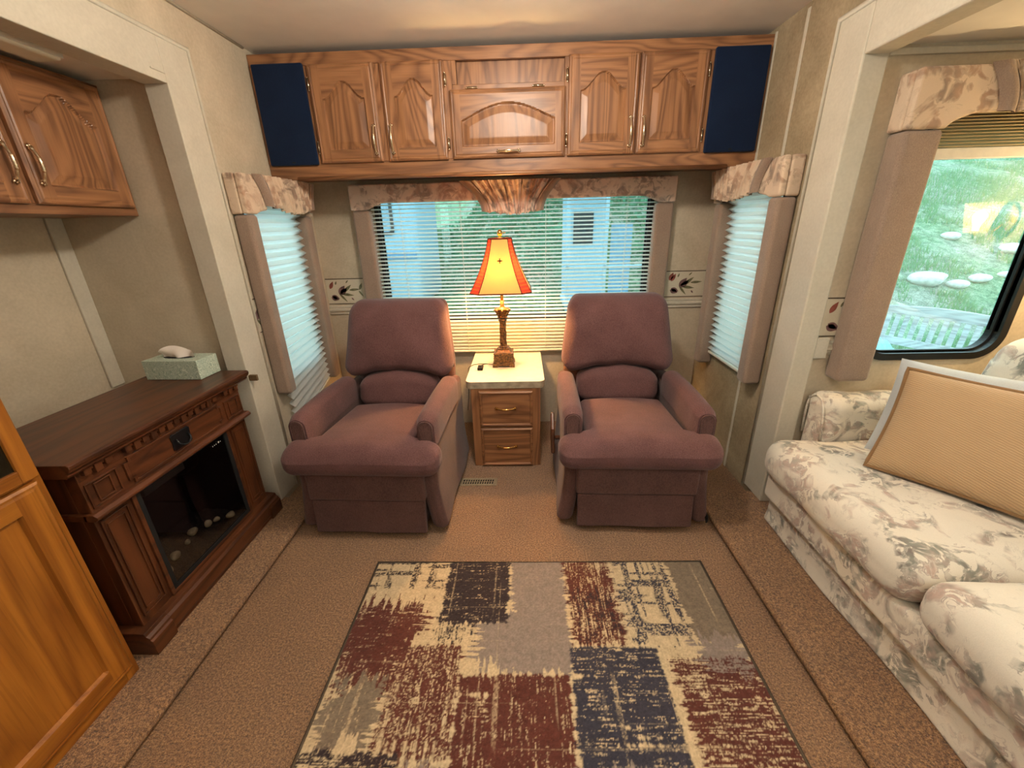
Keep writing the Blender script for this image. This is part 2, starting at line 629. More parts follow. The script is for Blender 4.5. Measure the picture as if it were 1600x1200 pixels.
# right slide-out
HR = (1.475, 2.015, .80, 1.66)
m = MB()
wall_hole(m, 'Y', YSR, YSR + .05, XR + .06, XSR + .05, 0, ZS + .04, HR)
struct(m.build('wall_right_slide_end', wallm))
HSO = (-.35, .55, 1.0, 1.62)
m = MB()
wall_hole(m, 'X', XSR, XSR + .05, -1.25, YSR, 0, ZS + .04, HSO)
struct(m.build('wall_right_slide', wallm))
m = MB().box(XR + .06, XSR + .05, -1.30, -1.25, 0, ZS + .04)
struct(m.build('wall_right_slide_near', wallm))
m = MB().box(XR + .06, XSR, -1.25, YSR, ZS, ZS + .04)
struct(m.build('ceiling_right_slide', ceilm))

# carpeted ledges of the slide floors
m = MB().box(XSL, -1.095, -1.25, 1.80, .010, .042)
struct(m.build('trim_1', carpetm, bevel=.014, seg=3))
m = MB().box(.882, XSR, -1.25, 1.822, .014, .042)
struct(m.build('trim_2', carpetm, bevel=.012, seg=3))

# wide vinyl boards framing the slide openings, with a bead on their outer edge
m = MB()
m.box(XL - .075, XL + .016, 1.766, 1.915, .0421, 2.018)
m.box(XL - .075, XL + .016, -1.25, 1.766, 1.872, 2.018)
m.box(XL, XL + .020, 1.700, 1.766, 1.900, 1.906)
struct(m.build('trim_3', trimm, bevel=.006))
m = MB().tube([(XL + .016, 1.918, .042), (XL + .016, 1.918, 2.022), (XL + .016, -1.25, 2.022)], .009, 8)
struct(m.build('trim_4', trimm, smooth=True))
m = MB()
m.box(XR - .014, XR + .075, 1.725, 1.885, .0421, 2.018)
m.box(XR - .014, XR + .075, -1.25, 1.725, 1.868, 2.018)
struct(m.build('trim_5', trimm, bevel=.006))
m = MB().tube([(XR - .014, 1.888, .042), (XR - .014, 1.888, 2.022), (XR - .014, -1.25, 2.022)], .010, 8)
struct(m.build('trim_6', trimm, smooth=True))
# batten strips: seam on the right wall, corner strip in the left slide, beads by the cabinet and ceilings
m = MB().box(XR - .004, XR, 2.112, 2.132, 0, 2.15)
struct(m.build('trim_7', trimm, bevel=.002))
m = MB().box(XSL, XSL + .012, 1.735, 1.80, .70, ZS)
struct(m.build('trim_8', trimm, bevel=.003))
m = MB().box(XR - .006, XR, 2.345, 2.356, 1.60, 2.15)
struct(m.build('trim_9', trimm))
m = MB().tube([(XL + .004, -1.25, ZC - .004), (XL + .004, YB - .4, ZC - .004)], .006, 6)
struct(m.build('trim_10', trimm, smooth=True))
m = MB().box(XR + .085, XSR, YSR - .012, YSR, 1.868, 1.889)
struct(m.build('trim_11', trimm, bevel=.004))

# ------------------------------------------------------------------ tulip border strips and chair rails
bgm = wallpaper('border_cream_paper', (200, 190, 166), (214, 204, 182))
linem = plain('border_brown_line', (86, 72, 58), .7)
leafm = plain('border_green_leaf', (112, 108, 78), .7, var=.15)
tulipm = plain('border_red_tulip', (142, 76, 64), .7, var=.15)
mauvem = plain('border_mauve_tulip', (116, 86, 84), .7, var=.15)


def petal(mb, base, tip, w, m, d, n=8):
    """a leaf outline from base to tip in the strip plane"""
    b, t = np.array(base, float), np.array(tip, float)
    dv = t - b
    nv = np.array([-dv[1], dv[0]]) / (np.hypot(*dv) + 1e-9)
    pts = []
    for i in range(n + 1):
        s = i / n
        pts.append(b + dv * s + nv * w * math.sin(PI * s ** .8))
    for i in range(n - 1, 0, -1):
        s = i / n
        pts.append(b + dv * s - nv * w * math.sin(PI * s ** .8))
    mb.prism([tuple(p) for p in pts], d, d - .0006, 'XZ', m)


def border(name, x0, x1, loc, rz, phase=0.0):
    """strip in the local x-z plane facing -y; x0..x1 is its run, motifs repeat every 0.27 m"""
    mb = MB()
    mb.box(x0, x1, -.0012, 0, 0, .165, 0)
    mb.box(x0, x1, -.0022, 0, .160, .1655, 1)
    mb.box(x0, x1, -.0022, 0, -.001, .0035, 1)
    L = .27
    k0 = math.floor((x0 - phase) / L) - 1
    for k in range(k0, k0 + 8):
        o = phase + k * L

        def q(x, z):
            return (o + x, z)
        items = [((.01, .045), (.09, .115), .007, 2), ((.0, .05), (.13, .075), .004, 2), ((.10, .07), (.15, .012), .007, 2),
                 ((.12, .065), (.20, .055), .009, 2), ((.13, .075), (.19, .125), .010, 2), ((.17, .09), (.245, .095), .008, 2),
                 ((.24, .09), (.262, .135), .009, 2), ((.235, .085), (.262, .045), .006, 2), ((.035, .105), (.055, .155), .014, 3),
                 ((.045, .10), (.072, .148), .012, 3), ((.10, .065), (.145, .120), .018, 4), ((.11, .06), (.158, .105), .016, 4),
                 ((.045, .045), (.095, .028), .016, 4), ((.05, .055), (.10, .035), .014, 4), ((.155, .135), (.175, .155), .004, 2),
                 ((.18, .04), (.195, .022), .005, 4), ((.085, .125), (.095, .15), .005, 2), ((.0, .02), (.02, .045), .006, 2)]
        for b, t, w, mi in items:
            if x0 + .004 < o + min(b[0], t[0]) - w and o + max(b[0], t[0]) + w < x1 - .004:
                petal(mb, q(*b), q(*t), w, mi, -.0013)
    ob = mb.build(name, [bgm, linem, leafm, tulipm, mauvem])
    ob.location = loc
    ob.rotation_euler = (0, 0, rz)
    return struct(ob)


def rail(name, x0, x1, loc, rz, endblock=False):
    mb = MB()
    pr = [(0, 0), (-.008, 0), (-.011, .008), (-.009, .016), (-.018, .024), (-.018, .034), (-.009, .042), (-.011, .052), (-.008, .060), (0, .060)]
    mb.prism(pr, x0, x1, 'YZ')
    if endblock:
        mb.box(x0 - .05, x0, -.024, 0, -.012, .078)
    ob = mb.build(name, trimm, bevel=.0015)
    ob.location = loc
    ob.rotation_euler = (0, 0, rz)
    return struct(ob)


border('trim_12', XL + .002, -1.02, (0, YB - .0005, .895), 0, XL - .02)
border('trim_13', .915, XR - .006, (0, YB - .0005, .895), 0, .915)
border('trim_14', 1.262, 1.47, (0, YSR - .0005, .880), 0, 1.245)
border('trim_15', 1.925, 2.02, (XL + .0005, 0, .895), PI / 2, 1.85)
rail('trim_16', XL, -1.0, (0, YB - .0005, .825), 0)
rail('trim_17', .90, XR, (0, YB - .0005, .825), 0)
rail('trim_18', 1.305, 1.47, (0, YSR - .0005, .800), 0, True)

# ------------------------------------------------------------------ cabinet doors and pulls


def raised_door(name, w, h, mats, parent, loc, rz=0.0, fw=.055, t=.019, zs=.70, zp=.86, kind='cathedral', cell=.005, flat=False):
    """door slab, front face towards -y, with a raised (or flat) panel below an arched rail; mats = (vertical grain, horizontal grain)"""
    nx, nz = max(12, int(w / cell)), max(12, int(h / cell))
    xs = np.linspace(0, w, nx + 1)
    zz = np.linspace(0, h, nz + 1)
    X, Z = np.meshgrid(xs, zz)
    xl, xr, zb = fw, w - fw, fw
    u = np.clip((X - w / 2) / (w / 2 - fw), -1, 1)
    if kind == 'cathedral':
        top = h * zs + h * (zp - zs) * (.5 * (1 + np.cos(PI * np.clip(np.abs(u) * 1.08, 0, 1)))) ** .9
    elif kind == 'bow':
        top = h * zs + h * (zp - zs) * np.cos(u * PI / 2) ** 1.1
    else:
        top = np.full_like(X, h - fw)
    d = np.minimum(np.minimum(X - xl, xr - X), np.minimum(Z - zb, (top - Z) * .85))
    y = np.where(d < 0, t, 0.0)
    if flat:
        y = np.where(d >= 0, np.interp(d, [0, .004, .009, 1], [t - .002, t - .011, t - .010, t - .010]), y)
    else:
        y = np.where(d >= 0, np.interp(d, [0, .003, .008, .036, 1], [t - .001, t - .009, t - .009, t - .002, t - .001]), y)
    e = np.minimum(np.minimum(X, w - X), np.minimum(Z, h - Z))
    y = y - np.where(e < .007, (.007 - e) * .75, 0)
    y = y - np.where((e > .011) & (e < .0165), .0018, 0)
    n1 = nx + 1
    vs = [(X[j, i], -y[j, i], Z[j, i]) for j in range(nz + 1) for i in range(n1)]
    fs, ms = [], []
    for j in range(nz):
        for i in range(nx):
            fs.append((j * n1 + i, j * n1 + i + 1, (j + 1) * n1 + i + 1, (j + 1) * n1 + i))
            cx, cz = (xs[i] + xs[i + 1]) / 2, (zz[j] + zz[j + 1]) / 2
            tp = top[j, i]
            ms.append(1 if (xl < cx < xr and (cz < zb or cz > tp)) else 0)
    mb = MB()
    mb.v, mb.f, mb.m = vs, fs, ms
    # sides and back
    b = len(mb.v)
    rim = [i for i in range(n1)] + [j * n1 + nx for j in range(1, nz + 1)] + [nz * n1 + i for i in range(nx - 1, -1, -1)] + [j * n1 for j in range(nz - 1, 0, -1)]
    for r in rim:
        mb.v.append((vs[r][0], 0.0, vs[r][2]))
    L = len(rim)
    for k in range(L):
        mb.f.append((rim[k], b + k, b + (k + 1) % L, rim[(k + 1) % L]))
        mb.m.append(0)
    mb.f.append(tuple(b + k for k in range(L)))
    mb.m.append(0)
    o = mb.build(name, list(mats), parent)
    o.location = loc
    o.rotation_euler = (0, 0, rz)
    return o


def pull(parent, loc, length=.105, rot=(0, 0, 0), mat=None, name='handle'):
    """twisted bow pull with leaf-shaped ends; runs along local z, stands out towards -y"""
    mb = MB()
    P, R = [], []
    n = 26
    for i in range(n + 1):
        s = i / n
        z = (s - .5) * length
        y = -.004 - .020 * math.sin(PI * s) ** .7
        P.append((0, y, z))
        mid = 1 - abs(s - .5) * 2
        R.append((.0044 + .0020 * (1 if mid > .66 and i % 2 else 0) + .0046 * max(0, 1 - mid * 5.0)) * (.55 if i in (0, n) else 1))
    mb.tube(P, R, 10)
    for sg in (-1, 1):
        for k in (-1, 0, 1):
            a = (0, -.004, sg * length * .46)
            tip = (k * .008, -.003, sg * (length * .5 + .012 - abs(k) * .005))
            mb.tube([a, ((a[0] + tip[0]) / 2 + k * .003, -.006, (a[2] + tip[2]) / 2), tip], [.003, .0042, .0012], 8)
        mb.soft((0, -.006, sg * length * .46), (.006, .006, .008), .005, 2)
    o = mb.build(name, mat or pewter, parent, smooth=True)
    o.location = loc
    o.rotation_euler = rot
    return o


def hinge(parent, loc, rot=(0, 0, 0), mat=None):
    mb = MB()
    mb.tube([(0, -.006, -.024), (0, -.006, .024)], .0038, 8)
    for z in (-.026, .026):
        mb.soft((0, -.006, z), (.004, .004, .004), .0035, 1)
    mb.box(-.007, .007, -.003, 0, -.022, .022)
    o = mb.build('hinge', mat or pewter, parent, smooth=True)
    o.location = loc
    o.rotation_euler = rot
    return o


# ------------------------------------------------------------------ rear overhead cabinet
YC = 2.356
t = empty('overhead_cabinet', 'long oak overhead cabinet spanning the wall above the rear window', 'cabinet', (0, YC, 1.605))


def rel(p, q):
    return (p[0] - q.location[0], p[1] - q.location[1], p[2] - q.location[2])


mb = MB()
x0, x1 = XL + .002, XR - .002
mb.box(x0, x1, YC + .02, YB, 1.630, 1.648, 1)           # underside
mb.box(x0, x1, YC + .02, YB, 2.10, 2.145, 1)            # top
for a, b in ((x0, x0 + .018), (x1 - .018, x1)):
    mb.box(a, b, YC + .02, YB, 1.648, 2.10, 0)
place(mb.build('carcass', [oak, oakx]), t)
# face frame
mb = MB()
mb.box(x0, x1, YC, YC + .02, 2.092, 2.145, 1)
mb.box(x0, x1, YC, YC + .02, 1.605, 1.682, 1)
for a, b in ((x0, -1.005), (-.70, -.655), (-.368, -.322), (.218, .240), (.560, .582), (.880, x1)):
    mb.box(a, b, YC, YC + .02, 1.682, 2.092, 0)
mb.box(-.322, .218, YC, YC + .02, 1.965, 1.995, 1)
mb.box(-.322, -.30, YC, YC + .02, 1.995, 2.092, 0)
place(mb.build('face_frame', [oak, oakx], bevel=.002), t)
mb = MB().box(-.300, .218, YC + .03, YC + .04, 1.99, 2.10)
place(mb.build('recessed_panel', [oak]), t)
mb = MB().tube([(x0 + .14, YC - .001, 1.609), (x1 - .14, YC - .001, 1.609)], .0105, 10)
place(mb.build('bottom_moulding', [oakx], smooth=True), t)
DZ0, DZ1 = 1.677, 2.094
doors = [(-1.010, -.694, 1), (-.662, -.362, 0), (.236, .566, 1), (.574, .888, 0)]
for a, b, hr in doors:
    d = raised_door('door', b - a, DZ1 - DZ0, (oak, oakx), t, rel((a, YC, DZ0), t), zs=.66, zp=.83, fw=.056)
    w = b - a
    pull(d, ((w - .027) if hr else .027, -.019, .095), .118)
    hx = -.006 if hr else w + .006
    for hz in (.07, .34):
        hinge(d, (hx, -.003, hz))
d = raised_door('flip_up_door', .223 + .338, 1.972 - 1.678, (oak, oakx), t, rel((-.338, YC, 1.678), t), zs=.56, zp=.80, kind='bow', fw=.052)
pull(d, (.28, -.019, .027), .100, (0, PI / 2, 0))
for hx in (.11, .43):
    hinge(d, (hx, -.003, .300), (0, PI / 2, 0))

for nm, a, b, lab in (('speaker_grille', -1.275, -1.028, 'dark navy cloth speaker panel at the left end of the overhead cabinet'),
                      ('speaker_grille', .911, 1.160, 'dark navy cloth speaker panel at the right end of the overhead cabinet')):
    e = empty(nm, lab, 'speaker', ((a + b) / 2, YC - .0005, 1.67), 0, 'navy speaker panels of the overhead cabinet')
    w = b - a
    mb = MB().soft((0, -.011, .2155), (w / 2, .011, .2155), .008, 6)
    mb.build('grille_cloth', navy, e, smooth=True)
    mb = MB().box(-.008, .008, -.0235, -.021, .010, .016)
    mb.build('badge', darkm, e)

# ------------------------------------------------------------------ left overhead cabinet (in the slide-out)
t = empty('wall_cabinet', 'golden oak wall cabinet with arched doors hung high in the left slide-out', 'cabinet', (-1.575, 1.80, 1.432), PI / 2)
# local x runs towards -1.9..0 along world Y, local -y faces the room
mb = MB()
mb.box(-1.5, -.002, .02, .343, 0, .448, 0)
place(mb.build('carcass', [oak, oakx]), t).location = (0, 0, 0)
mb = MB()
mb.box(-1.5, -.002, 0, .02, 0, .032, 1)
mb.box(-1.5, -.002, 0, .02, .425, .450, 1)
for a, b in ((-.036, -.002), (-.42, -.36), (-.80, -.75), (-1.18, -1.13), (-1.5, -1.46)):
    mb.box(a, b, 0, .02, .032, .425, 0)
mb.build('face_frame', [oak, oakx], t, bevel=.002)
for i, (a, b, hr) in enumerate(((-.378, -.020, 0), (-.765, -.400, 1), (-1.145, -.785, 0), (-1.475, -1.165, 1))):
    d = raised_door('door', b - a, .408, (oak, oakx), t, (a, 0, .030), zs=.66, zp=.84, fw=.058)
    pull(d, (.028 if not hr else b - a - .028, -.019, .115), .105)

# ------------------------------------------------------------------ windows


def window(name, plane_loc, rz, x0, x1, z0, z1, r, fw=.03, depth=.05, proud=.006, mat=None):
    """black framed window; local x across, local -y into the room; origin on the wall face"""
    e = bpy.data.objects.new(name, None)
    COL.objects.link(e)
    e.location = plane_loc
    e.rotation_euler = (0, 0, rz)
    struct(e)
    mb = MB()
    mb.ring(rrect(x0 - fw, x1 + fw, z0 - fw, z1 + fw, r + fw, 10), rrect(x0, x1, z0, z1, r, 10), -proud, depth)
    mb.ring(rrect(x0 - .004, x1 + .004, z0 - .004, z1 + .004, r, 10), rrect(x0 + .008, x1 - .008, z0 + .008, z1 - .008, max(.005, r - .006), 10), depth * .3, depth * .55)
    mb.build('window_frame', mat or blackm, e)
    pts = rrect(x0, x1, z0, z1, r, 10)
    mb = MB().add([(p[0], depth * .42, p[1]) for p in pts], [tuple(range(len(pts)))])
    mb.build('pane', panem, e)
    return e


window('window_1', (0, YB, 0), 0, HB[0] + .02, HB[1] - .02, HB[2] + .02, HB[3] - .02, .06, .026)
window('window_2', (XL, 0, 0), PI / 2, HL[0] + .015, HL[1] - .015, HL[2] + .015, HL[3] - .015, .05, .025)
window('window_3', (XR, 0, 0), -PI / 2, -HL[1] + .015, -HL[0] - .015, HL[2] + .015, HL[3] - .015, .05, .025)
window('window_4', (0, YSR, 0), 0, HR[0] + .005, HR[1] + .0, HR[2] + .0, HR[3] - .01, .085, .030, proud=.012)
window('window_5', (XSR, 0, 0), -PI / 2, -HSO[1] + .01, -HSO[0] - .01, HSO[2] + .01, HSO[3] - .01, .07, .03)

window('added_window_6', (XL, 0, 0), PI / 2, HD[0] + .015, HD[1] - .015, HD[2] + .015, HD[3] - .015, .07, .03)  # unseen window added in the wall behind the viewer for cool fill

# ------------------------------------------------------------------ upholstered window valances with side legs


def valance(name, label, loc, rz, w0, w1, zt, zb, dp, legs, legw, swag, fab, curve=.035, ret=True, group=None):
    """legs = (left bottom z, right bottom z); swag = (top x0, top x1, bottom x0, bottom x1, z bottom side, z bottom middle)"""
    e = empty(name, label, 'valance', loc, rz, group)
    sx0, sx1, bx0, bx1, zs, zm = swag
    # padded floral panels either side of the swag
    for side in (0, 1):
        if side == 0:
            a, b = w0, bx0 + .02
        else:
            a, b = bx1 - .02, w1
        pts = []
        n = 18
        low = []
        for i in range(n + 1):
            s = i / n
            x = a + (b - a) * s
            q = s if side == 0 else 1 - s
            L = abs(b - a)
            dist = q * L
            z = zb + curve * max(0, min(1, (dist - legw) / .09)) ** .55 if dist > legw else zb
            low.append((x, z))
        top = [(b, zt), (a, zt)]
        mb = MB().prism(low + top, -dp, -dp + .03)
        # return to the wall
        if side == 0:
            mb.box(w0, w0 + .02, -dp + .03, -.001, zb, zt)
        else:
            mb.box(w1 - .02, w1, -dp + .03, -.001, zb, zt)
        mb.build('padded_panel', fab, e, bevel=.010, seg=3)
    mb = MB().box(w0 + .02, w1 - .02, -dp + .03, -.001, zt - .02, zt - .004)
    mb.build('top_board', fab, e)
    # curved plain bands
    bw = .052
    for side in (0, 1):
        tx, bx = (sx0, bx0) if side == 0 else (sx1, bx1)
        sg = 1 if side == 0 else -1

        def fn(u, v, tx=tx, bx=bx, sg=sg):
            s = v
            cx = tx + (bx - tx) * (math.sin(s * PI / 2) ** 1.0)
            x = cx + sg * (u - .0) * (bw + .012 * (1 - s))
            y = -dp - .004 - .026 * math.sin(PI * min(1, max(0, u))) ** .6
            z = zt + .001 + (zs - .004 - zt - .0) * s - (.010 * u if s > .9 else 0) * (s - .9) * 10
            return (x, y, z)
        mb = MB().grid(10, 18, fn)
        mb.build('band', legfab, e, smooth=True)
    # pleated swag

    def fs(u, v):
        l0 = sx0 + bw * .8 + (bx0 - sx0) * math.sin(v * PI / 2)
        r0 = sx1 - bw * .8 + (bx1 - sx1) * math.sin(v * PI / 2)
        ph = u * 10.5 * 2 * PI + 1.3 * math.sin(v * 2.2 + u * 5) + .8 * math.sin(u * 31)
        x = l0 + (r0 - l0) * u + .004 * math.sin(ph * .5 + v * 3)
        y = -dp - .008 - .020 * (math.sin(ph) * .5 + .5) - .005 * math.sin(ph * 2.3 + 1) - .014 * math.sin(PI * u)
        zbt = zs + (zm - zs) * math.sin(PI * u) ** .7 + .004 * math.sin(ph)
        return (x, y, zt + .001 + (zbt - zt) * v)
    mb = MB().grid(150, 14, fs)
    mb.build('swag', fab, e, smooth=True)
    # legs (padded side boards)
    for side in (0, 1):
        if legs[side] is None:
            continue
        a, b = (w0 + .004, w0 + legw) if side == 0 else (w1 - legw, w1 - .004)
        z0 = legs[side]
        mb = MB()
        hx, hy, hz = (b - a) / 2, (dp - .006) / 2, (zb - z0) / 2 - .001
        mb.soft(((a + b) / 2, -hy - .002, (zb + z0) / 2), (hx, hy, hz), .018, 8)
        mb.build('side_leg', legfab, e, smooth=True)
    return e


valance('window_valance', 'wide pink floral padded valance with a pleated centre over the rear window', (0, YB - .0005, 0), 0,
        -1.022, .908, 1.603, 1.462, .085, (.45, .45), .108, (-.36, .235, -.235, .135, 1.442, 1.418), rendfab, .040, group=None)
valance('window_valance', 'floral padded valance with tall side legs on the left side-wall window', (XL + .0005, 0, 0), PI / 2,
        1.956, 2.56, 1.603, 1.435, .083, (.560, .46), .075, (2.035, 2.60, 2.095, 2.56, 1.475, 1.440), valfab, .02)
valance('window_valance', 'floral padded valance with tall side legs on the right side-wall window', (XR - .0005, 0, 0), -PI / 2,
        -2.565, -1.935, 1.603, 1.445, .090, (.52, .585), .085, (-2.60, -2.02, -2.56, -2.095, 1.475, 1.445), valfab, .02)
valance('window_valance', 'large floral padded valance over the uncovered slide-out window beside the sofa', (0, YSR - .0005, 0), 0,
        1.325, 2.12, 1.812, 1.632, .095, (.70, None), .135, (1.535, 1.95, 1.60, 1.90, 1.678, 1.655), valfab, .045)

# ------------------------------------------------------------------ blinds and shades
t = empty('venetian_blind', 'white slatted blind with cords covering the rear window behind the lamp', 'blind', (0, YB - .032, .56))
mb = MB()
bx0, bx1 = -.915, .812
zz = .585
pitch = .0232
sl = []
k = 0
while zz < 1.495:
    th = math.radians(19)
    n = 5
    for i in range(n):
        pass
    prof = []
    for i in range(n + 1):
        s = i / n - .5
        yy = s * .025
        prof.append((yy * math.cos(th), zz + yy * math.sin(th) + .0022 * (1 - (2 * s) ** 2)))
    o = len(mb.v)
    for x in (bx0, bx1):
        for (yy, z_) in prof:
            mb.v.append((x, YB - .032 + yy, z_))
    for i in range(n):
        mb.f.append((o + i, o + i + 1, o + n + 1 + i + 1, o + n + 1 + i))
        mb.m.append(0)
    zz += pitch
    k += 1
place(mb.build('slats', slatm, smooth=True), t)
mb = MB().box(bx0, bx1, YB - .045, YB - .019, .556, .570)
place(mb.build('bottom_rail', whitep, bevel=.004), t)
mb = MB().box(bx0, bx1, YB - .048, YB - .014, 1.502, 1.535)
place(mb.build('head_rail', whitep, bevel=.002), t)
for x in (-.74, -.37, .15, .64):
    for dy in (-.0135, .0135):
        mb = MB().tube([(x, YB - .032 + dy, .565), (x, YB - .032 + dy, 1.505)], .0011, 5)
        place(mb.build('ladder_cord', whitep), t)


def pleated(name, label, loc, rz, x0, x1, z0, z1, dy, pleats, depth=.022, skew=0.0, mat=None, rail_h=.014):
    """accordion shade; skew drops the left or right end of the lower part"""
    e = empty(name, label, 'shade', loc, rz)
    mb = MB()
    vs, fs = [], []
    n = pleats * 2
    for i in range(n + 1):
        s = i / n
        z = z1 + (z0 - z1) * s
        y = -dy - (depth if i % 2 else 0)
        for j in range(9):
            u = j / 8
            x = x0 + (x1 - x0) * u
            dz = skew * max(0, s - .55) * (u - .5)
            vs.append((x + .10 * skew * max(0, s - .55), y, z + dz))
    for i in range(n):
        for j in range(8):
            fs.append((i * 9 + j, i * 9 + j + 1, i * 9 + j + 10, i * 9 + j + 9))
    mb.add(vs, fs)
    mb.build('pleated_fabric', mat or shadem, e)
    sk = skew * .45
    mb = MB()
    a, b = (x0 + .10 * sk, z0 - sk * .5), (x1 + .10 * sk, z0 + sk * .5)
    mb.prism([a, b, (b[0], b[1] - rail_h), (a[0], a[1] - rail_h)], -dy - .022, -dy - .002)
    mb.build('bottom_rail', whitep, e, bevel=.003)
    mb = MB().box(x0, x1, -dy - .022, -dy, z1, z1 + .018)
    mb.build('head_rail', whitep, e, bevel=.003)
    return e


pleated('pleated_shade', 'white pleated shade hanging crooked behind the left recliner', (XL, 0, 0), PI / 2,
        2.02, 2.50, .41, 1.50, .012, 27, .030, .30)
pleated('pleated_shade', 'white pleated shade hanging straight behind the right recliner', (XR, 0, 0), -PI / 2,
        -2.49, -2.0, .605, 1.50, .012, 25, .030, 0.0)
creamshade = translucent('cream_raised_shade', (222, 206, 170), .8, .25)
pleated('pleated_shade', 'cream pleated shade raised to the top of the slide-out window', (0, YSR, 0), 0,
        1.475, 2.05, 1.578, 1.70, .016, 12, .026, 0.0, creamshade, .036)

# ------------------------------------------------------------------ recliners


def recliner(name, label, loc, rz, lever):
    e = empty(name, label, 'armchair', loc, rz, 'mauve recliners')
    # side panels carry the arms and flare into the skirt
    for sg in (-1, 1):
        def fn(v, sg=sg):
            f = max(0, (.30 - v.z)) / .30
            v.x += sg * .035 * f ** 1.5 + sg * .006 * math.sin(v.y * 14) * f
            if v.y < -.25:
                v.y += .048 * max(0, min(1, (v.z - .33) / .07))
            return v
        mb = MB().soft((sg * .284, -.022, .285), (.038, .372, .258), .03, 10, fn)
        mb.build('side_panel', mauve_dark, e, smooth=True)

        c = sg * .288
        prof = [(c - .046, .46)] + [(c - .046 * math.cos(q), .556 + .044 * math.sin(q)) for q in [PI * i / 14 for i in range(15)]] + [(c + .046, .46)]
        vs, fs = [], []
        ny = 16
        n = len(prof)
        for i in range(ny + 1):
            yv = -.362 + .545 * i / ny
            k = 1 - .16 * max(0, 1 - i / 1.0) - .10 * max(0, i - ny + 1)
            lift = .010 * math.sin(PI * i / ny)
            for (px, pz) in prof:
                vs.append((c + (px - c) * k, yv, .50 + (pz - .50) * (k if pz > .5 else 1) + lift))
        for i in range(ny):
            for j in range(n):
                j2 = (j + 1) % n
                fs.append((i * n + j, i * n + j2, (i + 1) * n + j2, (i + 1) * n + j))
        fs.append(tuple(range(n - 1, -1, -1)))
        fs.append(tuple(ny * n + j for j in range(n)))
        a = MB().add(vs, fs).build('armrest', mauve, e, smooth=True, auto=55)
        pts = [(c - .028, .468)] + [(c - .028 * math.cos(q), .548 + .030 * math.sin(q)) for q in [PI * i / 12 for i in range(13)]] + [(c + .028, .468)]
        MB().prism(pts, -.368, -.355).build('front_facing', mauve_dark, a, bevel=.005, seg=3)
        MB().tube([(p[0], -.366, p[1]) for p in pts], .0038, 6).build('piping', mauve_dark, a, smooth=True)
    # T-shaped seat cushion

    def fseat(v):
        k = min(1, max(0, (-.325 - v.y) / .045))
        k = k * k * (3 - 2 * k)
        v.x *= (.226 + (.352 - .226) * k) / .352
        v.z += .016 * math.cos(min(1, abs(v.x) / .24) * PI / 2) * min(1, max(0, (v.z - .40) / .05))
        v.z += -.026 * max(0, (v.y + .30)) / .4
        if v.z > .42 and v.y < -.36:
            v.z -= .026 * ((-.36 - v.y) / .11) ** 1.5 * min(1, (v.z - .42) / .04)
        return v
    mb = MB().soft((0, -.185, .418), (.352, .285, .073), .060, 34, fseat)
    mb.build('seat_cushion', mauve, e, smooth=True)
    # footrest board and the skirt flap below it
    mb = MB().soft((0, -.395, .285), (.270, .030, .080), .014, 8)
    mb.build('footrest', mauve_dark, e, smooth=True)

    def fl(v):
        v.y -= .018 * (0.21 - v.z) / .18 + .003 * math.sin(v.x * 20)
        return v
    mb = MB().soft((0, -.402, .120), (.262, .012, .085), .008, 8, fl)
    mb.build('skirt_flap', mauve_dark, e, smooth=True)
    mb = MB().box(-.25, .25, -.38, .35, .03, .35)
    mb.build('base', mauve_dark, e, bevel=.02)
    # back: outer shell, lumbar roll, big pillow

    def fb(v):
        v.y += .30 * (v.z - .40)
        w = 1.0 - .16 * max(0, v.z - .62) / .36
        v.x *= w
        return v
    mb = MB().soft((0, .305, .640), (.288, .050, .330), .045, 10, fb)
    mb.build('back_shell', mauve_dark, e, smooth=True)

    def fl2(v):
        v.z += .045 * (math.cos(v.x / .23 * PI / 2) - .6) * max(0, (v.z - .47)) / .1
        v.y += .25 * (v.z - .45)
        v.y -= .02 * math.cos(v.x / .24 * PI / 2)
        return v
    mb = MB().soft((0, .185, .520), (.222, .075, .085), .05, 12, fl2)
    mb.build('lumbar_cushion', mauve, e, smooth=True)

    def fp(v):
        zz = v.z - .785
        # lower edge curves up in the middle, top corners rounded, sides taper
        if zz < 0:
            v.z += .040 * math.cos(min(1, abs(v.x) / .27) * PI / 2) * (-zz / .2)
        w = 1.0 - .14 * max(0, (v.z - .66)) / .32 - .035 * max(0, .64 - v.z) / .1
        v.x *= w
        front = v.y < .19
        v.y += .30 * (v.z - .45)
        if front:
            v.y -= .042 * math.cos(min(1, abs(v.x) / .3) * PI / 2) * math.cos(max(-1, min(1, zz / .21)) * PI / 2)
            v.y += .006 * math.sin(v.x * 46 + 1) * max(0, -zz / .2) ** 2 + .003 * math.sin(v.x * 23 + v.z * 19)
        return v
    mb = MB().soft((0, .185, .785), (.306, .085, .205), .070, 16, fp, cs=5)
    b = mb.build('back_cushion', mauve, e, smooth=True)

    # seam piping down both sides of the pillow
    for sg in (-1, 1):
        path = []
        for i in range(15):
            z = .62 + .33 * i / 14
            x = (.306 - .004) * (1.0 - .14 * max(0, z - .66) / .32 - .035 * max(0, .64 - z) / .1)
            if z > .93:
                x -= (z - .93) * .9
            path.append((sg * x, .205 + .30 * (z - .45), z))
        MB().tube(path, .005, 6).build('piping', mauve_dark, b, smooth=True)
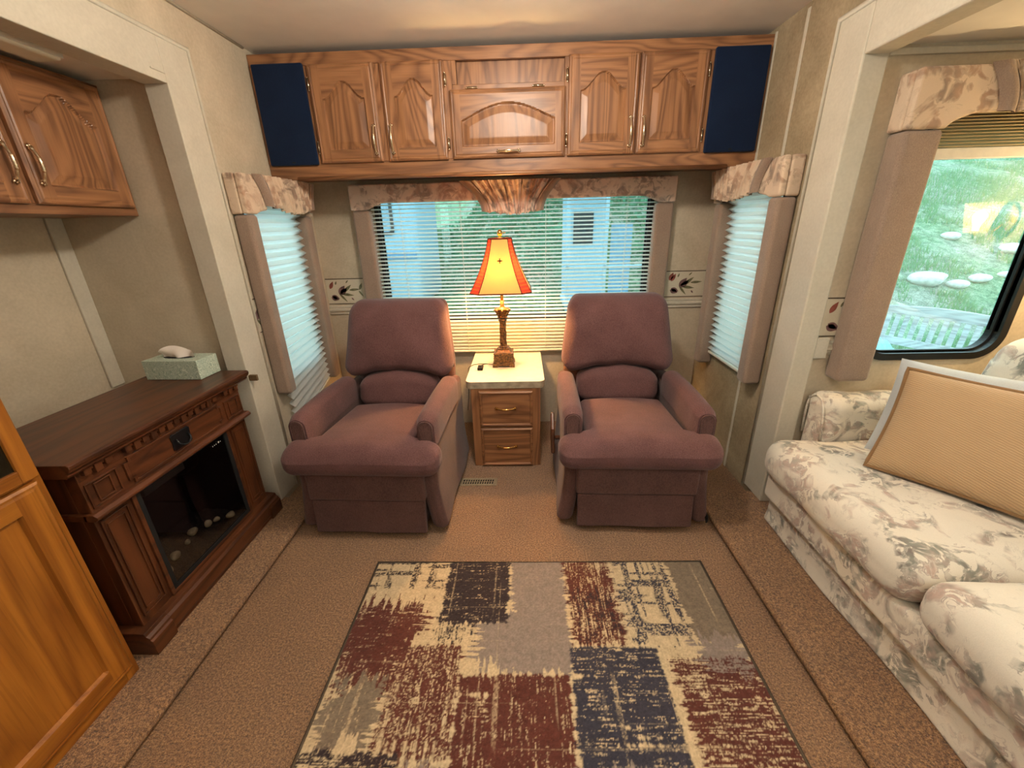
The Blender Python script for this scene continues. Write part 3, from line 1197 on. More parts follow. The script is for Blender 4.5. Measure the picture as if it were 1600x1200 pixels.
    if lever:
        mb = MB()
        mb.prism([(-.06, .20), (.05, .22), (.075, .36), (.05, .40), (-.02, .33)], -.372, -.352, 'YZ')
        mb.tube([(-.352, 0.0, .27), (-.32, 0.0, .27)], .012, 8)
        mb.build('recline_lever', mahogz, e, bevel=.006)
        path = [(.30, -.33, .17), (.325, -.365, .14), (.335, -.375, .09), (.345, -.385, .06), (.352, -.38, .03)]
        MB().tube(path, .012, 6, flat=.25).build('pull_strap', darkm, e, smooth=True)
    return e


recliner('recliner', 'mauve recliner on the left, between the crooked shade and the nightstand', (-.705, 1.955, 0), math.radians(-2.0), False)
recliner('recliner', 'mauve recliner on the right, between the nightstand and the sofa', (.515, 1.985, 0), math.radians(-2.0), True)

# ------------------------------------------------------------------ nightstand, lamp, cord
t = empty('nightstand', 'two-drawer oak nightstand with a cream laminate top under the lamp', 'nightstand', (-.105, 2.147, 0))
mb = MB()
mb.box(-.194, .196, .02, .57, .0, .503, 0)
mb.box(-.196, -.146, -.0, .02, 0, .503, 0)
mb.box(.150, .198, -.0, .02, 0, .503, 0)
mb.box(-.146, .150, .0, .02, .487, .503, 1)
mb.box(-.146, .150, .0, .02, .256, .274, 1)
mb.box(-.146, .150, .0, .02, 0, .012, 1)
mb.build('body', [oak, oakx], t, bevel=.0015)
r = .035
top = [(-.224 + r + r * math.cos(a), -.004 + r + r * math.sin(a)) for a in [PI + PI / 2 * i / 8 for i in range(9)]]
top += [(.222 - r + r * math.cos(a), -.004 + r + r * math.sin(a)) for a in [-PI / 2 + PI / 2 * i / 8 for i in range(9)]]
top += [(.222, .586), (-.224, .586)]
mb = MB().prism(top, .504, .5425, 'XY', 1)
mb.prism([(p[0] * .998, p[1]) for p in top], .5426, .5446, 'XY', 0)
mb.build('countertop', [laminate, laminedge], t)
for z0, z1 in ((.272, .489), (.010, .258)):
    d = raised_door('drawer', .303, z1 - z0, (oakx, oakx), t, (-.150, 0, z0), kind='flat', fw=.013, flat=True, cell=.004)
    pull(d, (.150, -.010, (z1 - z0) * .52), .105, (0, PI / 2, 0), brassm)

LX, LY, LZ = -.122, 2.455, .5447
t = empty('table_lamp', 'lit table lamp with a bronze column and red-cornered cream shade on the nightstand', 'lamp', (LX, LY, LZ))
mb = MB()


def sq(mb, h, z0, z1, h2=None, m=0):
    h2 = h if h2 is None else h2
    vs = [(-h, -h, z0), (h, -h, z0), (h, h, z0), (-h, h, z0), (-h2, -h2, z1), (h2, -h2, z1), (h2, h2, z1), (-h2, h2, z1)]
    mb.add(vs, [(0, 3, 2, 1), (4, 5, 6, 7), (0, 1, 5, 4), (1, 2, 6, 5), (2, 3, 7, 6), (3, 0, 4, 7)], m)


for sx in (-1, 1):
    for sy in (-1, 1):
        mb.box(sx * .052 - .016, sx * .052 + .016, sy * .052 - .016, sy * .052 + .016, 0, .012)
sq(mb, .066, .008, .022)
sq(mb, .062, .022, .030)
sq(mb, .056, .030, .078)
sq(mb, .060, .078, .086)
sq(mb, .050, .086, .102, .036)
sq(mb, .034, .102, .112)
for i in range(9):          # beaded frieze on each face
    for (a, b) in ((0, -1), (0, 1), (-1, 0), (1, 0)):
        u = -.044 + .011 * i
        c = (u if a == 0 else a * .057, u if b == 0 else b * .057, .055 + (.006 if i % 2 else -.004))
        mb.soft(c, (.0045, .0045, .006), .0035, 1, cs=2)
mb.build('base', bronze, t, bevel=.002)
# spirally carved column
vs, fs = [], []
nz, na = 60, 40
for k in range(nz + 1):
    s = k / nz
    z = .112 + .165 * s
    for i in range(na):
        a = 2 * PI * i / na
        r_ = .0205 + .0022 * math.sin(5 * a + s * 16) - .002 * s
        vs.append((r_ * math.cos(a), r_ * math.sin(a), z))
for k in range(nz):
    for i in range(na):
        j = (i + 1) % na
        fs.append((k * na + i, k * na + j, (k + 1) * na + j, (k + 1) * na + i))
mb = MB().add(vs, fs)
mb.lathe([(.024, .110), (.027, .114), (.024, .119), (.021, .122)], n=28)
mb.lathe([(.019, .272), (.025, .276), (.027, .281), (.025, .286), (.019, .290)], n=28)
mb.build('column', bronze, t, smooth=True)
mb = MB()
mb.lathe([(.019, .288), (.022, .292), (.031, .299), (.029, .304), (.024, .306), (.030, .326), (.036, .340), (.041, .344), (.041, .350), (.020, .356), (.012, .366), (.012, .400)], n=28)
for i in range(8):
    a = 2 * PI * i / 8
    p = [(.024 * math.cos(a), .024 * math.sin(a), .306), (.034 * math.cos(a), .034 * math.sin(a), .328), (.047 * math.cos(a), .047 * math.sin(a), .347), (.052 * math.cos(a), .052 * math.sin(a), .338)]
    mb.tube(p, [.006, .008, .006, .003], 6)
mb.build('capital', bronze, t, smooth=True)
mb = MB().tube([(0, 0, .40), (0, 0, .50)], .010, 10)
mb.build('socket', brassm, t, smooth=True)
mb = MB().lathe([(.012, .500), (.014, .520), (.026, .548), (.030, .568), (.026, .588), (.014, .602), (.003, .607)], n=20)
mb.build('bulb', bulbm, t, smooth=True)
# harp and finial
mb = MB().tube([(.0, .03, .45), (0, .048, .53), (0, .046, .62), (0, .028, .70), (0, 0, .742), (0, -.028, .70), (0, -.046, .62), (0, -.048, .53), (0, -.03, .45)], .0018, 6)
mb.build('harp', brassm, t, smooth=True)
mb = MB().lathe([(.004, .740), (.010, .746), (.012, .752), (.006, .757), (.013, .764), (.017, .773), (.015, .783), (.008, .791), (.003, .794)], n=18)
mb.build('finial', brassm, t, smooth=True)
# shade: four-sided bell with cut corners; panels cream, corners red and pleated
ZS0, ZS1 = .460, .746


def half(s):
    """half width of the shade at height fraction s (0 bottom, 1 top)"""
    return .064 + (.172 - .064) * (1 - s) ** 1.75 * .62 + (.172 - .064) * (1 - s) * .38


def cut(s):
    return .30 * half(s)


shade = None
crm, red = MB(), MB()
NS = 30


def octo(s):
    h, c = half(s), cut(s)
    return [(-h + c, -h), (h - c, -h), (h, -h + c), (h, h - c), (h - c, h), (-h + c, h), (-h, h - c), (-h, -h + c)]


for k in range(8):
    mb = crm if k % 2 == 0 else red
    vs, fs = [], []
    nn = 8
    for i in range(NS + 1):
        s = i / NS
        o = octo(s)
        a, b = o[k], o[(k + 1) % 8]
        z = ZS0 + (ZS1 - ZS0) * s
        for j in range(nn + 1):
            u = j / nn
            bl = 1.0
            if k % 2:
                bl = 1.0 + .014 * math.sin(i * PI) + (.02 if i % 2 else -.01)
            vs.append(((a[0] + (b[0] - a[0]) * u) * bl, (a[1] + (b[1] - a[1]) * u) * bl, z))
    for i in range(NS):
        for j in range(nn):
            fs.append((i * (nn + 1) + j, i * (nn + 1) + j + 1, (i + 1) * (nn + 1) + j + 1, (i + 1) * (nn + 1) + j))
    mb.add(vs, fs)
shade = crm.build('shade', lampshadem, t, smooth=True, auto=25)
rc = red.build('pleated_corner', redshade, shade)
rc['label'] = 'red pleated corner strips'
mb = MB()
darkred = plain('dark_red_braid', (92, 34, 20), .7)
for s, rr in ((0, .0042), (1, .0042)):
    o = octo(s)
    mb.tube([(p[0], p[1], ZS0 + (ZS1 - ZS0) * s) for p in o], rr, 6, closed=True)
for k in range(8):
    mb.tube([(octo(i / NS)[k][0] * 1.004, octo(i / NS)[k][1] * 1.004, ZS0 + (ZS1 - ZS0) * i / NS) for i in range(NS + 1)], .0028, 6)
mb.build('braid_trim', darkred, shade, smooth=True)
mb = MB()
s = .60
yy = -half(s) - .004
zc = ZS0 + (ZS1 - ZS0) * s
for a in range(4):
    ca, sa = math.cos(a * PI / 2), math.sin(a * PI / 2)
    mb.prism([(.003 * -sa, zc + .003 * ca), (.012 * ca - .003 * sa, zc + .012 * sa + .003 * ca), (.015 * ca, zc + .015 * sa), (.012 * ca + .003 * sa, zc + .012 * sa - .003 * ca), (.003 * sa, zc - .003 * ca), (0, zc)], yy - .002, yy)
mb.build('cross_ornament', bronze, shade)
mb = MB().tube([(-.064, .0, .735), (.064, 0, .735)], .0016, 6).tube([(0, -.064, .735), (0, .064, .735)], .0016, 6)
mb.build('spider', brassm, shade)
# flex with an in-line switch, over the edge of the nightstand
P = [(-.045, -.02, .012), (-.075, -.012, .004), (-.118, -.006, .006), (-.15, .004, .0035), (-.19, -.01, .003), (-.212, -.05, .0025), (-.216, -.075, -.001), (-.217, -.08, -.04), (-.222, -.09, -.16), (-.232, -.10, -.27)]
cord = MB().tube(P, .0022, 6).build('cord', darkm, t, smooth=True)
mb = MB().soft((-.140, -.088, .009), (.017, .030, .0085), .005, 3)
mb.soft((-.140, -.088, .0185), (.006, .012, .0025), .002, 1, cs=2)
sw = mb.build('in_line_switch', darkm, cord, smooth=True)
mb = MB().tube([(-.140, -.058, .008), (-.138, -.03, .006), (-.118, -.008, .006)], .0022, 6)
mb.build('switch_lead', darkm, cord, smooth=True)

t = empty('floor_vent', 'brown metal floor register set in the carpet before the nightstand', 'vent', (-.265, 1.972, .001))
mb = MB().ring(rrect(-.105, .105, -.035, .035, .004, 2), rrect(-.088, .088, -.022, .022, .003, 2), 0, .005, 'XY')
mb.build('rim', ventm, t, bevel=.0015)
mb = MB()
for i in range(13):
    x = -.082 + i * .01367
    mb.prism([(x, -.022), (x + .006, -.022), (x + .011, .022), (x + .005, .022)], .0015, .0042, 'XY')
mb.box(-.088, .088, -.0015, .0015, .002, .0046)
mb.build('grille', ventm, t)
MB().box(-.088, .088, -.022, .022, .0004, .0009).build('duct', darkm, t)

# ------------------------------------------------------------------ electric fireplace (faces the room: local -y -> +X)
t = empty('fireplace', 'cherry wood electric fireplace with dentil mantel and dark glass in the left slide-out', 'fireplace', (-1.265, 1.318, .0425), PI / 2)


def relief(mb, x0, x1, z0, z1, y, w, d, m=0):
    """thin raised picture-frame moulding"""
    mb.ring([(x0, z0), (x1, z0), (x1, z1), (x0, z1)], [(x0 + w, z0 + w), (x1 - w, z0 + w), (x1 - w, z1 - w), (x0 + w, z1 - w)], y - d, y, 'XZ', m)


mb = MB()
mb.box(-.355, -.232, .05, .36, .09, .705, 0)
mb.box(.232, .355, .05, .36, .09, .705, 0)
mb.box(-.232, .232, .05, .36, .54, .705, 0)
mb.box(-.355, .355, .36, .375, .09, .705, 0)
mb.box(-.355, -.232, .018, .05, .09, .535, 0)
mb.box(.232, .355, .018, .05, .09, .535, 0)
body = mb
body.box(-.355, .355, .010, .05, .555, .705, 1)
# pilaster panels and corner blocks
for sg in (-1, 1):
    c = sg * .297
    relief(body, c - .046, c + .046, .125, .515, .018, .006, .006)
    relief(body, c - .030, c + .030, .145, .495, .018, .004, .004)
    relief(body, c - .050, c + .050, .565, .648, .010, .006, .005)
    relief(body, c - .026, c + .026, .577, .638, .010, .004, .005)
# opening moulding
relief(body, -.236, .236, .098, .548, .022, .014, .012, 1)
body.build('surround', [mahogz, mahog], t, bevel=.0015)
mb = MB()
pr = [(.06, .698), (-.012, .698), (-.020, .706), (-.020, .712), (-.030, .720), (-.034, .730), (-.034, .738), (-.028, .742), (.385, .742), (.385, .698)]
mb.prism(pr, -.393, .393, 'YZ')
mb.build('mantel_top', mahog, t, bevel=.002)
mb = MB()
mb.prism([(.03, .532), (-.002, .532), (-.012, .540), (-.012, .548), (-.002, .556), (.03, .556)], -.366, .366, 'YZ')
mb.box(-.366, -.34, .02, .375, .534, .554)
mb.box(.34, .366, .02, .375, .534, .554)
mb.build('waist_moulding', mahog, t, bevel=.0015)
# dentils
mb = MB()
n = 21
for i in range(n):
    x = -.345 + .69 * (i + .5) / n
    if i in (3, 17):
        continue
    z0 = .668 if i % 2 else .676
    mb.box(x - .0135, x + .0085, -.006, .012, z0, .698)
    mb.box(x + .0085, x + .0165, -.004, .012, .686, .698)
mb.box(-.356, .356, .0085, .012, .66, .698)
mb.build('dentil_row', mahogz, t, bevel=.0012)
# drawer-like frieze panel with notched corners
mb = MB()
a, b, c, d_, k = -.225, .225, .566, .658, .016
pts = [(a + k, c), (b - k, c), (b - k, c + k), (b, c + k), (b, d_ - k), (b - k, d_ - k), (b - k, d_), (a + k, d_), (a + k, d_ - k), (a, d_ - k), (a, c + k), (a + k, c + k)]
inn = [((p[0]) * .955, c + (d_ - c) / 2 + (p[1] - c - (d_ - c) / 2) * .84) for p in pts]
mb.ring(pts, inn, .003, .012, 'XZ', 0)
mb.prism(inn, .006, .012, 'XZ', 1)
pan = mb.build('frieze_panel', [mahog, mahog], t, bevel=.001)
mb = MB()
mb.prism([(-.045, .586), (-.036, .580), (.036, .580), (.045, .586), (.041, .612), (.045, .638), (.036, .644), (-.036, .644), (-.045, .638), (-.041, .612)], .001, .006)
mb.build('pull_plate', blackm, pan, bevel=.0015)
mb = MB().tube([(-.028, -.002, .622), (-.027, -.010, .604), (-.014, -.014, .594), (0, -.015, .591), (.014, -.014, .594), (.027, -.010, .604), (.028, -.002, .622)], .003, 8)
mb.build('ring_pull', blackm, pan, smooth=True)
# plinth
mb = MB()
pr = [(.38, 0), (-.026, 0), (-.026, .060), (-.020, .066), (-.020, .074), (-.010, .082), (-.006, .094), (.03, .098), (.38, .098)]
mb.prism(pr, -.385, -.30, 'YZ')
mb.prism(pr, .30, .385, 'YZ')
pr2 = [(.38, .0), (-.014, .0), (-.014, .012), (-.020, .024), (-.020, .074), (-.010, .082), (-.006, .094), (.03, .098), (.38, .098)]
mb.prism(pr2, -.30, .30, 'YZ')
mb.build('plinth', mahog, t, bevel=.0015)
# firebox
mb = MB()
mb.box(-.222, .222, .0215, .0218, .112, .534, 0)
fb = mb
fb.v, fb.f, fb.m = [], [], []
fb.ring([(-.224, .110), (.224, .110), (.224, .536), (-.224, .536)], [(-.204, .128), (.204, .128), (.204, .520), (-.204, .520)], .012, .0219, 'XZ', 0)
fbo = fb.build('firebox_frame', darkm, t, bevel=.001)
fbo['label'] = 'black insert frame'
MB().add([(-.206, .016, .126), (.206, .016, .126), (.206, .016, .522), (-.206, .016, .522)], [(0, 1, 2, 3)]).build('glass', fireglass, t)
mb = MB()
mb.add([(-.225, .022, .105), (.225, .022, .105), (.225, .30, .105), (-.225, .30, .105), (-.225, .022, .538), (.225, .022, .538), (.225, .30, .538), (-.225, .30, .538)],
       [(0, 1, 2, 3), (4, 7, 6, 5), (3, 2, 6, 7), (0, 3, 7, 4), (1, 5, 6, 2)])
mb.build('firebox_lining', plain('sooty_lining', (26, 25, 25), .7), t)
mb = MB().grid(40, 14, lambda u, v: (-.222 + .444 * u, .024 + .20 * v, .112 + .014 * v + .006 * math.sin(u * 70 + v * 9) * math.sin(v * 23 + u * 11)))
mb.build('ember_bed', plain('charcoal_embers', (36, 31, 26), .9, var=.3, scale=60), t, smooth=True)
for x, y, a_, b_ in ((-.166, .081, .024, .021), (-.086, .113, .019, .018), (-.004, .128, .011, .012), (.052, .149, .021, .016), (.102, .119, .016, .017), (.139, .108, .015, .010), (.166, .062, .020, .013)):
    vs2, fs2 = [], []
    for i in range(9):
        ph = -PI / 2 + PI * i / 8
        for j in range(14):
            th = 2 * PI * j / 14
            q = 1 + .12 * math.sin(3 * th + x * 40)
            vs2.append((x + a_ * math.cos(ph) * math.cos(th) * q, y + a_ * .8 * math.cos(ph) * math.sin(th) * q, .122 + b_ + b_ * math.sin(ph)))
    for i in range(8):
        for j in range(14):
            j2 = (j + 1) % 14
            fs2.append((i * 14 + j, i * 14 + j2, (i + 1) * 14 + j2, (i + 1) * 14 + j))
    MB().add(vs2, fs2).build('pebble', stonem, t, smooth=True)
MB().box(-.16, .02, .05, .075, .470, .520).build('burner_strip', plain('grey_metal_strip', (84, 84, 82), .5), t, bevel=.002)
mb = MB()
for i, x in enumerate((.130, .140, .150, .163, .175)):
    mb.box(x, x + (.006 if i == 3 else .003), .0112, .0119, .500, .504 + (.003 if i == 3 else 0))
o = mb.build('control_marks', plain('white_print', (220, 220, 214), .6), t)
o['label'] = 'small white control marks'

# ------------------------------------------------------------------ tall oak cabinet nearer the viewer
t = empty('tall_cabinet', 'tall golden oak cabinet with a glass upper door standing near the viewer at left', 'cabinet', (-1.265, .888, .0425), PI / 2)
Wd = .62
mb = MB()
mb.box(-Wd, 0, .02, .42, 0, 1.30, 0)
mb.build('carcass', [goak, goakx], t)
mb = MB()
mb.box(-.040, 0, 0, .02, 0, 1.30, 0)
mb.box(-Wd, -Wd + .04, 0, .02, 0, 1.30, 0)
for z0, z1 in ((0, .06), (.735, .768), (1.25, 1.30)):
    mb.box(-Wd + .04, -.04, 0, .02, z0, z1, 1)
mb.build('face_frame', [goak, goakx], t, bevel=.002)
raised_door('door', Wd - .04, .690, (goak, goakx), t, (-Wd + .018, 0, .046), kind='flat', fw=.062, flat=True, cell=.006)
mb = MB()
dz0, dz1 = .748, 1.262
mb.box(-.050, -.014, -.018, -.001, dz0, dz1, 0)
mb.box(-Wd + .022, -Wd + .08, -.018, -.001, dz0, dz1, 0)
mb.box(-Wd + .08, -.050, -.018, -.001, dz0, dz0 + .034, 1)
mb.box(-Wd + .08, -.050, -.018, -.001, dz1 - .058, dz1, 1)
gd = mb.build('glass_door', [goak, goakx], t, bevel=.002)
mb = MB().box(-Wd + .078, -.048, -.010, -.007, dz0 + .032, dz1 - .056)
mb.build('dark_glass', plain('smoked_glass', (34, 30, 20), .12, spec=.6), gd)

# ------------------------------------------------------------------ tissue box, latch, left light fixture
papb = NT('paisley_green_card')
_v = papb.coord()
_a = papb.n('ShaderNodeTexNoise', {'Vector': _v, 'Scale': 26.0, 'Detail': 1.0, 'Distortion': 2.6}).outputs['Fac']
_s = papb.math('MULTIPLY_ADD', papb.math('SINE', papb.math('MULTIPLY', _a, 60.0)), .5, .5)
papb = papb.set(color=papb.ramp(_s, [(.25, l4((150, 168, 150))), (.6, l4((172, 188, 168))), (.85, l4((206, 214, 196)))]), rough=.55)
t = empty('tissue_box', 'pale green paisley tissue box with a tissue sticking out on the mantel', 'tissue box', (-1.473, 1.652, .7860), math.radians(-2))
mb = MB()
hx, hy, hz = .120, .058, .082
mb.box(-hx, hx, -hy, hy, 0, hz)
mb.build('box', papb, t, bevel=.0015)
mb = MB().prism([(.062 * math.cos(a) * 1.1, .022 * math.sin(a)) for a in [2 * PI * i / 28 for i in range(28)]], hz + .0002, hz + .0008, 'XY')
mb.build('slot', darkm, t)


def tis(u, v):
    x = (u - .5) * .135
    f = math.sin(u * 9 + v * 2) * .009 + math.sin(u * 17 + 1) * .004
    z = hz + .0012 + v * (.026 + .022 * max(0, math.sin(u * 5.2 - .6))) - .02 * max(0, (u - .75)) * v * 2
    y = f * (1 - .3 * v) - .004 - .018 * v * v * math.cos(u * 5)
    return (x - .022 * v * math.sin(u * 4 + .5) + .0, y, z)


MB().grid(34, 12, tis).build('tissue', tissuem, t, smooth=True)

t = empty('slide_latch', 'small brown plastic latch block on the left slide trim above the mantel corner', 'latch', (-1.262, 1.775, .725))
mb = MB().box(-.018, .020, -.006, .006, -.014, .014)
mb.build('block', brownp, t, bevel=.002)
mb = MB().box(-.016, -.010, -.0085, -.006, -.010, .010)
mb.build('screw_plate', brownp, t)

t = empty('light_fixture', 'long white fluorescent fixture on the ceiling above the left wall cabinet', 'light', (-1.452, 1.20, 1.8995))
mb = MB().soft((0, 0, -.006), (.052, .33, .006), .004, 2)
mb.build('housing', whitep, t, smooth=True)


def fd(v):
    return v


mb = MB().soft((0, 0, -.022), (.044, .318, .012), .010, 6)
mb.build('diffuser', plain('frosted_diffuser', (226, 222, 204), .35, spec=.5, var=.01), t, smooth=True)
mb = MB().box(.043, .047, -.318, .318, -.026, -.012)
mb.build('edge_strip', whitep, t)

# ceiling domes and the sconce that give the room its warm light (behind the viewer / outside the frame)
for i, p in enumerate(CEILING_LAMPS):
    t = empty('ceiling_lamp', 'round ceiling lamp at the far end of the room behind the viewer', 'lamp', (p[0], p[1], ZC - .0005))
    MB().lathe([(.150, -.001), (.152, -.020), (.146, -.028), (.13, -.03), (.13, -.001)], n=36).build('rim', whitep, t, smooth=True)
    MB().lathe([(.128, -.012), (.128, -.030), (.110, -.038), (.05, -.041), (.002, -.042)], n=36).build('dome', domem, t, smooth=True)

t = empty('ceiling_lamp', 'opal globe lamp hanging from the ceiling above the front edge of the rug', 'lamp', (GLOBE[0], GLOBE[1], ZC - .0005))
MB().lathe([(.055, -.001), (.055, -.018), (.03, -.028), (.022, -.05), (.002, -.052)], n=28).build('canopy', whitep, t, smooth=True)
MB().lathe([(.072 * math.sin(PI * i / 16) + .0005, -.121 + .072 * math.cos(PI * i / 16)) for i in range(1, 16)], n=32).build('globe', globem, t, smooth=True)
t = empty('fill_floor_lamp', 'unseen bronze torchiere with a wide bowl, added behind the viewer for ambient fill', 'lamp', (FILL_TORCH[0], FILL_TORCH[1], .001))  # added outside the view to light the ceiling softly
MB().lathe([(.14, 0), (.14, .015), (.03, .03), (.014, .05), (.012, 1.43), (.02, 1.46), (.002, 1.47)], n=28).build('stand', bronze, t, smooth=True, auto=40)
MB().lathe([(.02, 1.46), (.10, 1.485), (.17, 1.53), (.20, 1.57), (.195, 1.57), (.165, 1.535), (.10, 1.495), (.02, 1.475)], n=32).build('bowl', bronze, t, smooth=True)
t = empty('ceiling_lamp', 'round ceiling lamp above the sofa in the right slide-out', 'lamp', SLIDE_LAMP)
MB().lathe([(.125, -.001), (.127, -.014), (.12, -.02), (.002, -.021)], n=32).build('dome', domem, t, smooth=True)

SX, SY, SZ = 2.05, 1.515, 1.325
t = empty('wall_sconce', 'lit cream glass sconce on the side wall beyond the slide-out window', 'lamp', (XSR - .0005, SY, SZ))
dx = SX - XSR
MB().prism([(.05 * math.cos(a), .07 * math.sin(a)) for a in [2 * PI * i / 20 for i in range(20)]], -.012, 0, 'YZ').build('wall_plate', brassm, t, bevel=.002)
MB().tube([(-.01, 0, -.02), (dx * .6, 0, -.07), (dx, 0, -.075), (dx, 0, -.04)], .006, 8).build('arm', brassm, t, smooth=True)
mb = MB()
vs, fs = [], []
for i in range(9):
    s = i / 8
    r_ = .040 + .026 * s
    for j in range(4):
        a = PI / 2 * j
        vs.append((dx + r_ * 1.3 * math.cos(a), r_ * 1.3 * math.sin(a), -.050 + .125 * s))
for i in range(8):
    for j in range(4):
        fs.append((i * 4 + j, i * 4 + (j + 1) % 4, (i + 1) * 4 + (j + 1) % 4, (i + 1) * 4 + j))
mb.add(vs, fs)
mb.build('shade', sconceglass, t)
MB().lathe([(.010, -.04), (.012, -.015), (.022, .005), (.024, .02), (.016, .036), (.002, .042)], (dx, 0, 0), 16).build('bulb', sconcebulb, t, smooth=True)

# ------------------------------------------------------------------ area rug
print('rug')
RX0, RX1, RY0, RY1 = -.642, .737, -.55, 1.372
ys = np.concatenate([np.linspace(RY0, .45, 160, endpoint=False), np.linspace(.45, RY1, 300)])
xs = np.linspace(RX0, RX1, 430)
RXg, RYg = np.meshgrid(xs, ys)


def fbm(x, y, seed, o=4):
    s, a, tt = 0, .5, 0
    for k in range(o):
        s = s + a * vnoise(x * 2 ** k, y * 2 ** k, seed + k)
        tt += a
        a *= .55
    return s / tt


C_CREAM, C_RUST, C_NAVY, C_TAUPE, C_BROWN, C_DARK = [np.array(lin(c)) for c in
                                                    ((190, 168, 134), (86, 46, 38), (54, 52, 62), (132, 118, 108), (116, 102, 86), (50, 40, 42))]
rc_ = np.zeros(RXg.shape + (3,)) + C_CREAM
rc_ *= (.90 + .2 * fbm(RXg * 60, RYg * 60, 3))[..., None]
vst = fbm(RXg * 110, RYg * 10, 21, 3)        # streaks running along y (warp)
hst = fbm(RXg * 10, RYg * 110, 31, 3)        # streaks along x (weft)
iso = fbm(RXg * 26, RYg * 26, 41, 4)
big = fbm(RXg * 9, RYg * 9, 43, 3)
vln = vnoise(RXg * 95, RYg * 2.5, 51)
hln = vnoise(RXg * 2.5, RYg * 95, 61)
yarn = fbm(RXg * 230, RYg * 230, 71, 2)
sv = vnoise(RXg * 300, RYg * 26, 81)
sh = vnoise(RXg * 26, RYg * 300, 91)


def patch(x0, x1, y0, y1, col, rag=.03, streak='v', dens=.62, plaid=False, fade=None, lines=.5):
    """one colour block; rag = raggedness of its edge in metres, dens = how much of the yarn takes the colour"""
    global rc_
    dx_ = np.minimum(RXg - x0, x1 - RXg) + (hst - .5) * 3.2 * rag
    dy_ = np.minimum(RYg - y0, y1 - RYg) + (vst - .5) * 3.2 * rag
    d = np.minimum(dx_, dy_) + (iso - .5) * rag * .8
    a = np.clip(d / .005 + .5, 0, 1)
    st = .42 * yarn + .34 * (sv if streak == 'v' else sh) + .24 * iso
    cover = np.clip((dens - st) / .14 + .5, 0, 1)
    if plaid:
        gl = np.maximum(np.clip((vnoise(RXg * 85, RYg * 6, 57) - .49) / .1, 0, 1), np.clip((vnoise(RXg * 6, RYg * 85, 67) - .49) / .1, 0, 1))
        cover = gl * np.clip((.70 - yarn) / .25, 0, 1)
    else:
        ln = np.maximum(np.clip((vln - .84) / .06, 0, 1), np.clip((hln - .88) / .06, 0, 1)) * lines * np.clip((yarn - .25) / .3, 0, 1)
        cover = cover * (1 - ln)
    if fade is not None:
        f = np.clip((RYg - fade[0]) / (fade[1] - fade[0]), 0, 1)
        cover = cover * np.clip((f + (vst - .5) * 2.4) * 2, 0, 1)
    al = (a * cover)[..., None]
    shade_ = (.86 + .28 * fbm(RXg * 80, RYg * 80, 77, 2))[..., None]
    rc_ = rc_ * (1 - al) + col * shade_ * al


patch(-.060, .150, .905, 1.40, C_TAUPE, .020, 'h', 1.0, lines=.1)
patch(-.170, .075, .925, 1.10, C_TAUPE, .045, 'h', .80)
patch(-.160, .01, .98, 1.06, C_TAUPE, .045, 'h', .9)
patch(-.66, -.335, 1.232, 1.40, C_DARK, .006, 'v', .6, plaid=True)
patch(-.325, -.072, 1.080, 1.40, C_DARK, .010, 'h', .70)
patch(-.325, -.20, 1.010, 1.12, C_DARK, .035, 'v', .48)
patch(-.66, -.375, 1.020, 1.165, C_RUST, .050, 'h', .66)
patch(-.66, -.420, .930, 1.10, C_RUST, .020, 'h', .70)
patch(-.635, -.43, .83, .96, C_RUST, .030, 'v', .62)
patch(-.430, -.226, .64, .994, C_RUST, .010, 'v', .56, fade=(.60, .82))
patch(-.62, -.455, .70, .87, C_BROWN, .040, 'v', .72)
patch(-.45, -.23, .66, .99, C_RUST, .02, 'v', .40, plaid=True)
patch(-.66, -.358, .20, .682, C_DARK, .010, 'h', .58)
patch(-.218, .128, .05, .893, C_RUST, .008, 'v', .68)
patch(.157, .345, 1.00, 1.40, C_RUST, .020, 'v', .60)
patch(.165, .335, 1.02, 1.22, C_DARK, .040, 'v', .42)
patch(.355, .578, 1.00, 1.40, C_NAVY, .018, 'v', .6, plaid=True)
patch(.585, .76, 1.00, 1.40, C_BROWN, .012, 'v', .95)
patch(.56, .74, .885, 1.03, C_TAUPE, .035, 'v', .85)
patch(.142, .435, .60, .990, C_NAVY, .006, 'h', .66)
patch(.135, .42, .672, .78, C_NAVY, .01, 'h', .62)
patch(.465, .76, .10, .952, C_RUST, .018, 'h', .56)
patch(.548, .76, .10, .89, C_RUST, .012, 'h', .60)
patch(.13, .40, .10, .655, C_TAUPE, .02, 'v', .6)
patch(-.35, -.23, .1, .66, C_TAUPE, .02, 'v', .5)
for (y0, y1, x0, x1) in ((.700, .709, .245, .40), (.720, .727, .30, .41), (.745, .750, .28, .35), (.888, .897, .14, .215), (.83, .838, -.215, -.125)):
    patch(x0, x1, y0, y1, C_CREAM, .010, 'h', .8)
patch(-.165, -.118, .725, .83, C_CREAM, .025, 'h', .40)
